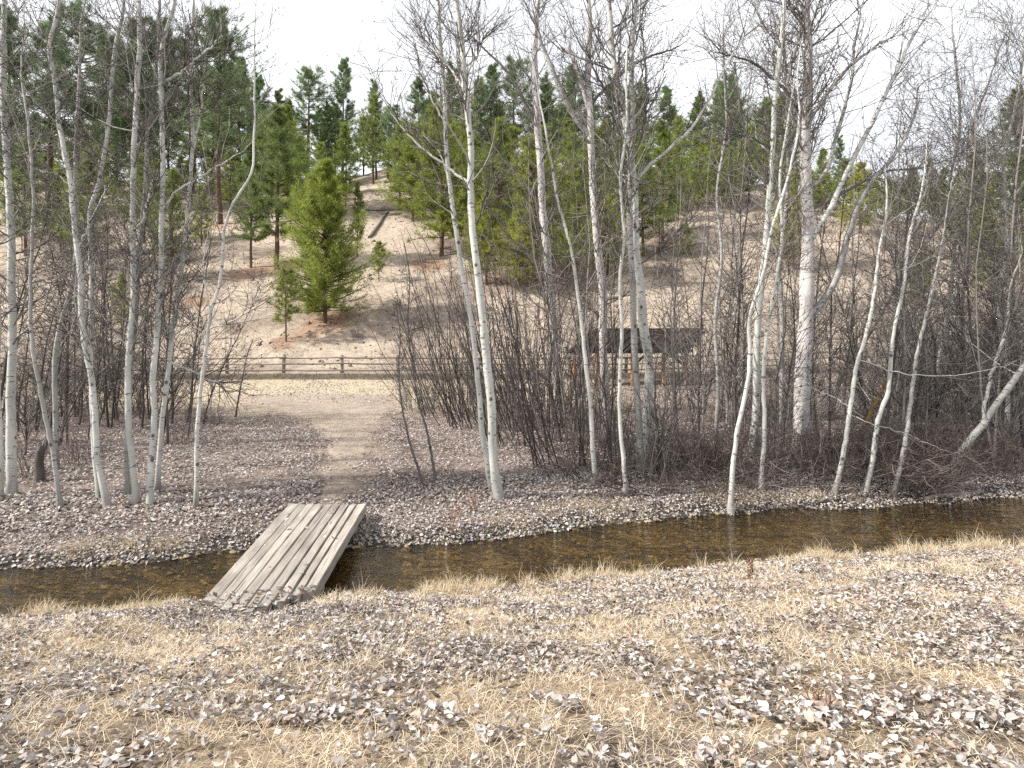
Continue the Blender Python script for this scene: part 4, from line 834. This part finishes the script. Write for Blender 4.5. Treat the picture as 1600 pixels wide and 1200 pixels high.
LEAFC = np.array([(0.36, 0.33, 0.315), (0.46, 0.435, 0.42), (0.27, 0.225, 0.20), (0.40, 0.335, 0.28), (0.17, 0.135, 0.115), (0.52, 0.49, 0.475), (0.35, 0.26, 0.19)])
def leaves(g, rng, X, Y, size, lift, probs, detail=True, tilt=.45, zadd=0.0):
    n = len(X); Z = height(X, Y) + zadd
    e = .04; gx, gy = (height(X + e, Y) - height(X - e, Y)) / (2 * e), (height(X, Y + e) - height(X, Y - e)) / (2 * e)
    Nn = unit(np.stack([-gx, -gy, np.ones(n)], 1) + rng.normal(0, tilt, (n, 3)) * [1, 1, 0]); a = rng.uniform(0, 2 * np.pi, n)
    U = unit(np.cross(Nn, np.stack([np.cos(a), np.sin(a), 0 * a], 1))); W = np.cross(Nn, U); s = (size * rng.uniform(.6, 1.25, n))[:, None]
    C = np.stack([X, Y, Z + lift * rng.uniform(.1, 1, n)], 1)
    wd = rng.uniform(.55, .95, n)[:, None]; cu = rng.normal(.10, .17, n)[:, None]; fo = rng.normal(.08, .15, n)[:, None]
    def P(x, y, z): return C + s * (W * y + U * x * wd + Nn * z)
    col = LEAFC[rng.choice(len(LEAFC), n, p=probs)] * rng.uniform(.8, 1.2, (n, 1))
    if detail == 2:                                             # ovate leaf: pointed tip, folded midrib, curled and twisted
        ox = np.array([0, .24, .41, .33, 0, -.33, -.41, -.24, 0, 0]); oy = np.array([.56, .26, -.04, -.32, -.44, -.32, -.04, .26, .18, -.16])
        tw = rng.normal(0, .5, n)[:, None]; zz = fo * np.abs(ox) * 2.4 + cu * 2.6 * oy ** 2 + tw * ox * oy + rng.normal(0, .035, (n, 10))
        V = C[:, None] + s[:, :, None] * (W[:, None] * oy[None, :, None] + U[:, None] * (ox[None, :, None] * wd[:, :, None] * rng.uniform(.9, 1.1, (n, 10, 1))) + Nn[:, None] * zz[:, :, None])
        f = np.array([(0, 8, 1), (1, 8, 2), (2, 8, 9), (2, 9, 3), (3, 9, 4), (0, 7, 8), (7, 6, 8), (6, 9, 8), (6, 5, 9), (5, 4, 9)]); k = 10
    elif detail:
        V = np.stack([P(0, -.5, cu), P(-.42, -.18, fo + cu * .2), P(.42, -.18, fo + cu * .2), P(0, -.12, 0 * cu), P(-.36, .18, fo), P(.36, .18, fo), P(0, .55, cu)], 1)
        f = np.array([(0, 3, 1), (0, 2, 3), (1, 3, 4), (3, 2, 5), (3, 6, 4), (3, 5, 6)]); k = 7
    else:
        V = np.stack([P(0, -.5, cu), P(-.45, 0, fo), P(.45, 0, fo), P(0, .5, cu)], 1); f = np.array([(0, 2, 1), (1, 2, 3)]); k = 4
    g.add(V.reshape(-1, 3), (np.arange(n)[:, None, None] * k + f[None]).reshape(-1, 3), np.repeat(col, k, 0))

def grass(g, rng, X, Y, ln, lay, A, B, w=.0035, zadd=0.0, two=True, comb=None):
    n = len(X); Z = height(X, Y) + zadd; a = rng.uniform(0, 2 * np.pi, n) if comb is None else rng.normal(comb, .9, n)
    el = rng.normal(lay, .25, n); L = (ln * rng.uniform(.5, 1.25, n))[:, None]
    d = np.stack([np.cos(a) * np.cos(el), np.sin(a) * np.cos(el), np.sin(el)], 1); d2 = unit(d + np.array([0, 0, -1]) * rng.uniform(.2, .9, (n, 1)) + rng.normal(0, .2, (n, 3)))
    s = unit(np.cross(d, np.array([0, 0, 1.0]) + rng.normal(0, .3, (n, 3)))) * (np.asarray(w)[:, None] if np.ndim(w) else w); s = s if np.ndim(w) == 0 else s; o = np.stack([X, Y, Z - .004], 1); m_ = o + d * L * .55
    col = np.array(A) + (np.array(B) - np.array(A)) * rng.uniform(0, 1, (n, 1)); col = col * rng.uniform(.8, 1.15, (n, 1))
    if two:
        V = np.stack([o - s * .5, o + s * .5, m_ + s * .45, m_ - s * .45, m_ + d2 * L * .45], 1); f = np.array([(0, 1, 2), (0, 2, 3), (3, 2, 4)]); k = 5
    else:
        V = np.stack([o - s * .5, o + s * .5, m_ + d2 * L * .3], 1); f = np.array([(0, 1, 2)]); k = 3
    g.add(V.reshape(-1, 3), (np.arange(n)[:, None, None] * k + f[None]).reshape(-1, 3), np.repeat(col, k, 0))

rng = np.random.default_rng(500)
def patch(X, Y): return .40 * fbm(X * 1.25 + .3 * Y, Y * 1.6, 61, 4) + .60 * fbm(X * 4.6, Y * 5.2, 66, 3)        # >0.5: straw shows, <0.5: leaves lie thick
g = Geo()
X, Y = scatter(rng, 100000, 1.2, 7.6); keep = (Y < y_near(X) + .14) & (rng.uniform(0, 1, len(X)) < .10 + .90 * (1 - sstep(.43, .58, patch(X, Y))))
X, Y = X[keep], Y[keep]; cl = Y < 3.9
leaves(g, rng, X[cl], Y[cl], .037, .045, [.30, .20, .17, .12, .12, .06, .03], 2, tilt=.38)
leaves(g, rng, X[~cl], Y[~cl], .038, .04, [.28, .22, .16, .12, .12, .07, .03], tilt=.42)
near_leaves = tag(g.build('leaf_litter', M['leaf'], smooth=False), 'grey curled cottonwood leaves strewn over the near bank', 'leaves', kind='stuff')
# the leaves lying closest to the camera, one by one
X, Y = scatter(rng, 4000, 1.95, 3.4, .2); keep = patch(X, Y) < .52; X, Y = X[keep], Y[keep]; o_ = np.argsort(np.abs(Y - 2.3 - .0 * X) + 0.02 * np.abs(X))[:300]
for x, y in zip(X[o_], Y[o_]):
    g = Geo(); leaves(g, rng, np.array([x]), np.array([y]), .046, .02, [.30, .24, .14, .12, .07, .10, .03], 2, zadd=.03, tilt=.5)
    ob = g.build('fallen_leaf', M['leaf'], ground, smooth=False)
g = Geo()
X, Y = scatter(rng, 190000, 7.0, 24); yf = y_far(X)
dens = np.clip(1 - .93 * on_path(X, Y) ** 1.8, 0, 1) * (1 - .75 * sstep(14, 23, Y + 5 * (fbm(X * .6, Y * .6, 73) - .5)) * (1 - sstep(2, 7, X))) * (1 - .4 * sstep(14, 23, Y)) * (.5 + .5 * sstep(.36, .5, fbm(X * 1.1, Y * 1.1, 62)))
keep = (Y > yf + .02) & (rng.uniform(0, 1, len(X)) < dens); X, Y = X[keep], Y[keep]
xa, ya = scatter(rng, 46000, 7.0, 12); kp = (ya > y_far(xa) + .04) & (ya < y_far(xa) + 2.6) & (on_path(xa, ya) < .4); X, Y = np.concatenate([X, xa[kp]]), np.concatenate([Y, ya[kp]])
near_bank = Y < y_far(X) + 1.0
leaves(g, rng, X[near_bank], Y[near_bank], .046, .035, [.30, .22, .17, .12, .12, .05, .02], True, tilt=.45)
leaves(g, rng, X[~near_bank], Y[~near_bank], .060, .035, [.32, .16, .20, .13, .15, .02, .02], False, tilt=.45)
X, Y = scatter(rng, 26000, 22, 34.5); keep = rng.uniform(0, 1, len(X)) < .25 + .5 * (fbm(X * .5, Y * .5, 68) > .5); leaves(g, rng, X[keep], Y[keep], .10, .03, [.25, .12, .22, .14, .17, .05, .05], False, tilt=.5)
tag(g.build('leaf_litter', M['leaf'], smooth=False), 'brown and grey leaves covering the far bank under the trees', 'leaves', kind='stuff')
g = Geo()   # leaves on the bridge's near end and drifted along its gaps
t_ = np.where(rng.uniform(0, 1, 150) < .9, rng.uniform(-.06, .09, 150), rng.uniform(0, 1, 150)); s_ = rng.uniform(0, 1, 150); Pn = nl[None] + (nr - nl)[None] * s_[:, None]; Pf = fl[None] + (fr - fl)[None] * s_[:, None]; Q = Pn + (Pf - Pn) * t_[:, None] - [0, .15]
hz = np.maximum(BZ + .012, height(Q[:, 0], Q[:, 1])) - height(Q[:, 0], Q[:, 1]); leaves(g, rng, Q[:, 0], Q[:, 1], .055, .012, [.28, .28, .12, .12, .04, .12, .04], zadd=hz, tilt=.2)
tag(g.build('leaf_litter', M['leaf'], smooth=False), 'few dry leaves lying on the near end of the footbridge', 'leaves', kind='stuff')
g = Geo()   # sunken leaves and gravel on the stream bed
X, Y = scatter(rng, 22000, 5.4, 11.5); keep = (Y > y_near(X) + .25) & (Y < y_far(X) + .1); X, Y = X[keep], Y[keep]; k = len(X)
sz_ = rng.uniform(.012, .055, k) ** 1.0; Cb = np.stack([X, Y, height(X, Y)], 1); bc = np.array([(0.21, 0.17, 0.10), (0.15, 0.125, 0.08), (0.29, 0.245, 0.16), (0.12, 0.10, 0.07), (.25, .195, .115)])[rng.integers(0, 5, k)]
V = Cb[:, None, :] + sz_[:, None, None] * np.array([(-1, 0, -.1), (0, -.8, -.1), (1, .1, -.1), (0, .9, -.1), (0, 0, .55)])[None] * rng.uniform(.7, 1.3, (k, 5, 3))
g.add(V.reshape(-1, 3), (np.arange(k)[:, None, None] * 5 + np.array([(0, 1, 4), (1, 2, 4), (2, 3, 4), (3, 0, 4)])[None]).reshape(-1, 3), np.repeat(bc, 5, 0))
tag(g.build('stream_gravel', M['rock']), 'brown pebbles and debris on the stream bed', 'gravel', kind='stuff')

g = Geo()   # straw-coloured grass of the near bank
X, Y = scatter(rng, 10800, 1.2, 7.5); keep = (Y < y_near(X) + .05) & (rng.uniform(0, 1, len(X)) < .40 + .60 * sstep(.42, .56, patch(X, Y))); X, Y = X[keep], Y[keep]
idx = np.repeat(np.arange(len(X)), 21); gx, gy = X[idx] + rng.normal(0, .055, len(idx)), Y[idx] + rng.normal(0, .055, len(idx)); ok = gy < y_near(gx) + .06
grass(g, rng, gx[ok], gy[ok], .11, .28, (0.46, 0.355, 0.24), (0.74, 0.645, 0.51), .0011 + .0004 * gy[ok])
X = rng.uniform(-6.5, 8, 1100); Y = y_near(X) + rng.normal(-.05, .07, 1100); skip = ((X > -3.15) & (X < -1.85)) | (fbm(X * 2.6, 0 * X, 72, 3) < rng.uniform(.38, .60, len(X))); X, Y = X[~skip], Y[~skip]      # taller fringe on the lip
tall = rng.uniform(.7, 1.3, len(X)) + 1.3 * (rng.uniform(0, 1, len(X)) < .05) + .8 * (fbm(X * 1.5, 0 * X, 71) > .58); idx = np.repeat(np.arange(len(X)), 16)
grass(g, rng, X[idx] + rng.normal(0, .03, len(idx)), Y[idx] + rng.normal(0, .03, len(idx)), .105 * tall[idx], .95, (0.50, 0.40, 0.26), (0.76, 0.66, 0.50), .003)
tag(g.build('dry_grass', M['grass'], smooth=False), 'matted straw-coloured grass tufts on the near bank', 'grass', kind='stuff')
g = Geo()   # far bank fringe, field and thicket floor
X = rng.uniform(-8, 12, 1500); Y = y_far(X) + rng.uniform(.25, .95, 1500); keep = fbm(X * .8, Y * .8, 63) > .62; X, Y = X[keep], Y[keep]; skip = (X > -3.5) & (X < -2.05); X, Y = X[~skip], Y[~skip]; idx = np.repeat(np.arange(len(X)), 26)
grass(g, rng, X[idx] + rng.normal(0, .05, len(idx)), Y[idx] + rng.normal(0, .05, len(idx)), .12, .3, (0.46, 0.37, 0.25), (0.68, 0.57, 0.42), .004, comb=-1.57)
X, Y = scatter(rng, 70000, 16, 35); keep = (rng.uniform(0, 1, len(X)) < sstep(15, 22, Y) * (1 - .85 * on_path(X, Y)) * (.4 + .6 * (X < 5))); X, Y = X[keep], Y[keep]
grass(g, rng, X, Y, .13, .6, (0.38, 0.29, 0.18), (0.58, 0.47, 0.32), .012, two=False)
tag(g.build('dry_grass', M['grass'], smooth=False), 'thin dry grass of the far bank and the field', 'grass', kind='stuff')
g = Geo()   # bunchgrass and dead weeds on the slope and at the cut edge
X, Y = scatter(rng, 62000, 37.5, 80); keep = rng.uniform(0, 1, len(X)) < (.25 + .75 * sstep(.4, .6, fbm(X * .5, Y * .5, 64))) * (1 - .5 * sstep(45, 75, Y)); X, Y = X[keep], Y[keep]; idx = np.repeat(np.arange(len(X)), 5)
grass(g, rng, X[idx] + rng.normal(0, .10, len(idx)), Y[idx] + rng.normal(0, .10, len(idx)), .24, .6, (0.20, 0.155, 0.12), (0.56, 0.46, 0.36), .035, two=False)
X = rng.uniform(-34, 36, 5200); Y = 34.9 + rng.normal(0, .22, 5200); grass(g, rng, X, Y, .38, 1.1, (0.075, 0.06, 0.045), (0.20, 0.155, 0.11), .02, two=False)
tag(g.build('hill_grass', M['grass'], smooth=False), 'dry bunchgrass and dead weeds on the hillside', 'grass', kind='stuff')
g = Geo()   # dark clods, cones and stones over the slope
X, Y = scatter(rng, 9000, 38.5, 100); k = len(X); sz_ = rng.uniform(.05, .20, k) * (1 + (rng.uniform(0, 1, k) < .05)); Cb = np.stack([X, Y, height(X, Y)], 1)
V = Cb[:, None, :] + sz_[:, None, None] * np.array([(-1, 0, -.2), (0, -.8, -.2), (1, .1, -.2), (0, .9, -.2), (0, 0, .55)])[None] * rng.uniform(.6, 1.4, (k, 5, 3))
g.add(V.reshape(-1, 3), (np.arange(k)[:, None, None] * 5 + np.array([(0, 1, 4), (1, 2, 4), (2, 3, 4), (3, 0, 4)])[None]).reshape(-1, 3), np.repeat(np.array([(0.12, 0.09, 0.075), (0.22, 0.17, 0.14), (.07, .055, .05)])[rng.integers(0, 3, k)], 5, 0))
tag(g.build('hill_stones', M['rock'], smooth=False), 'small dark stones and clods scattered on the hillside', 'stones', kind='stuff')
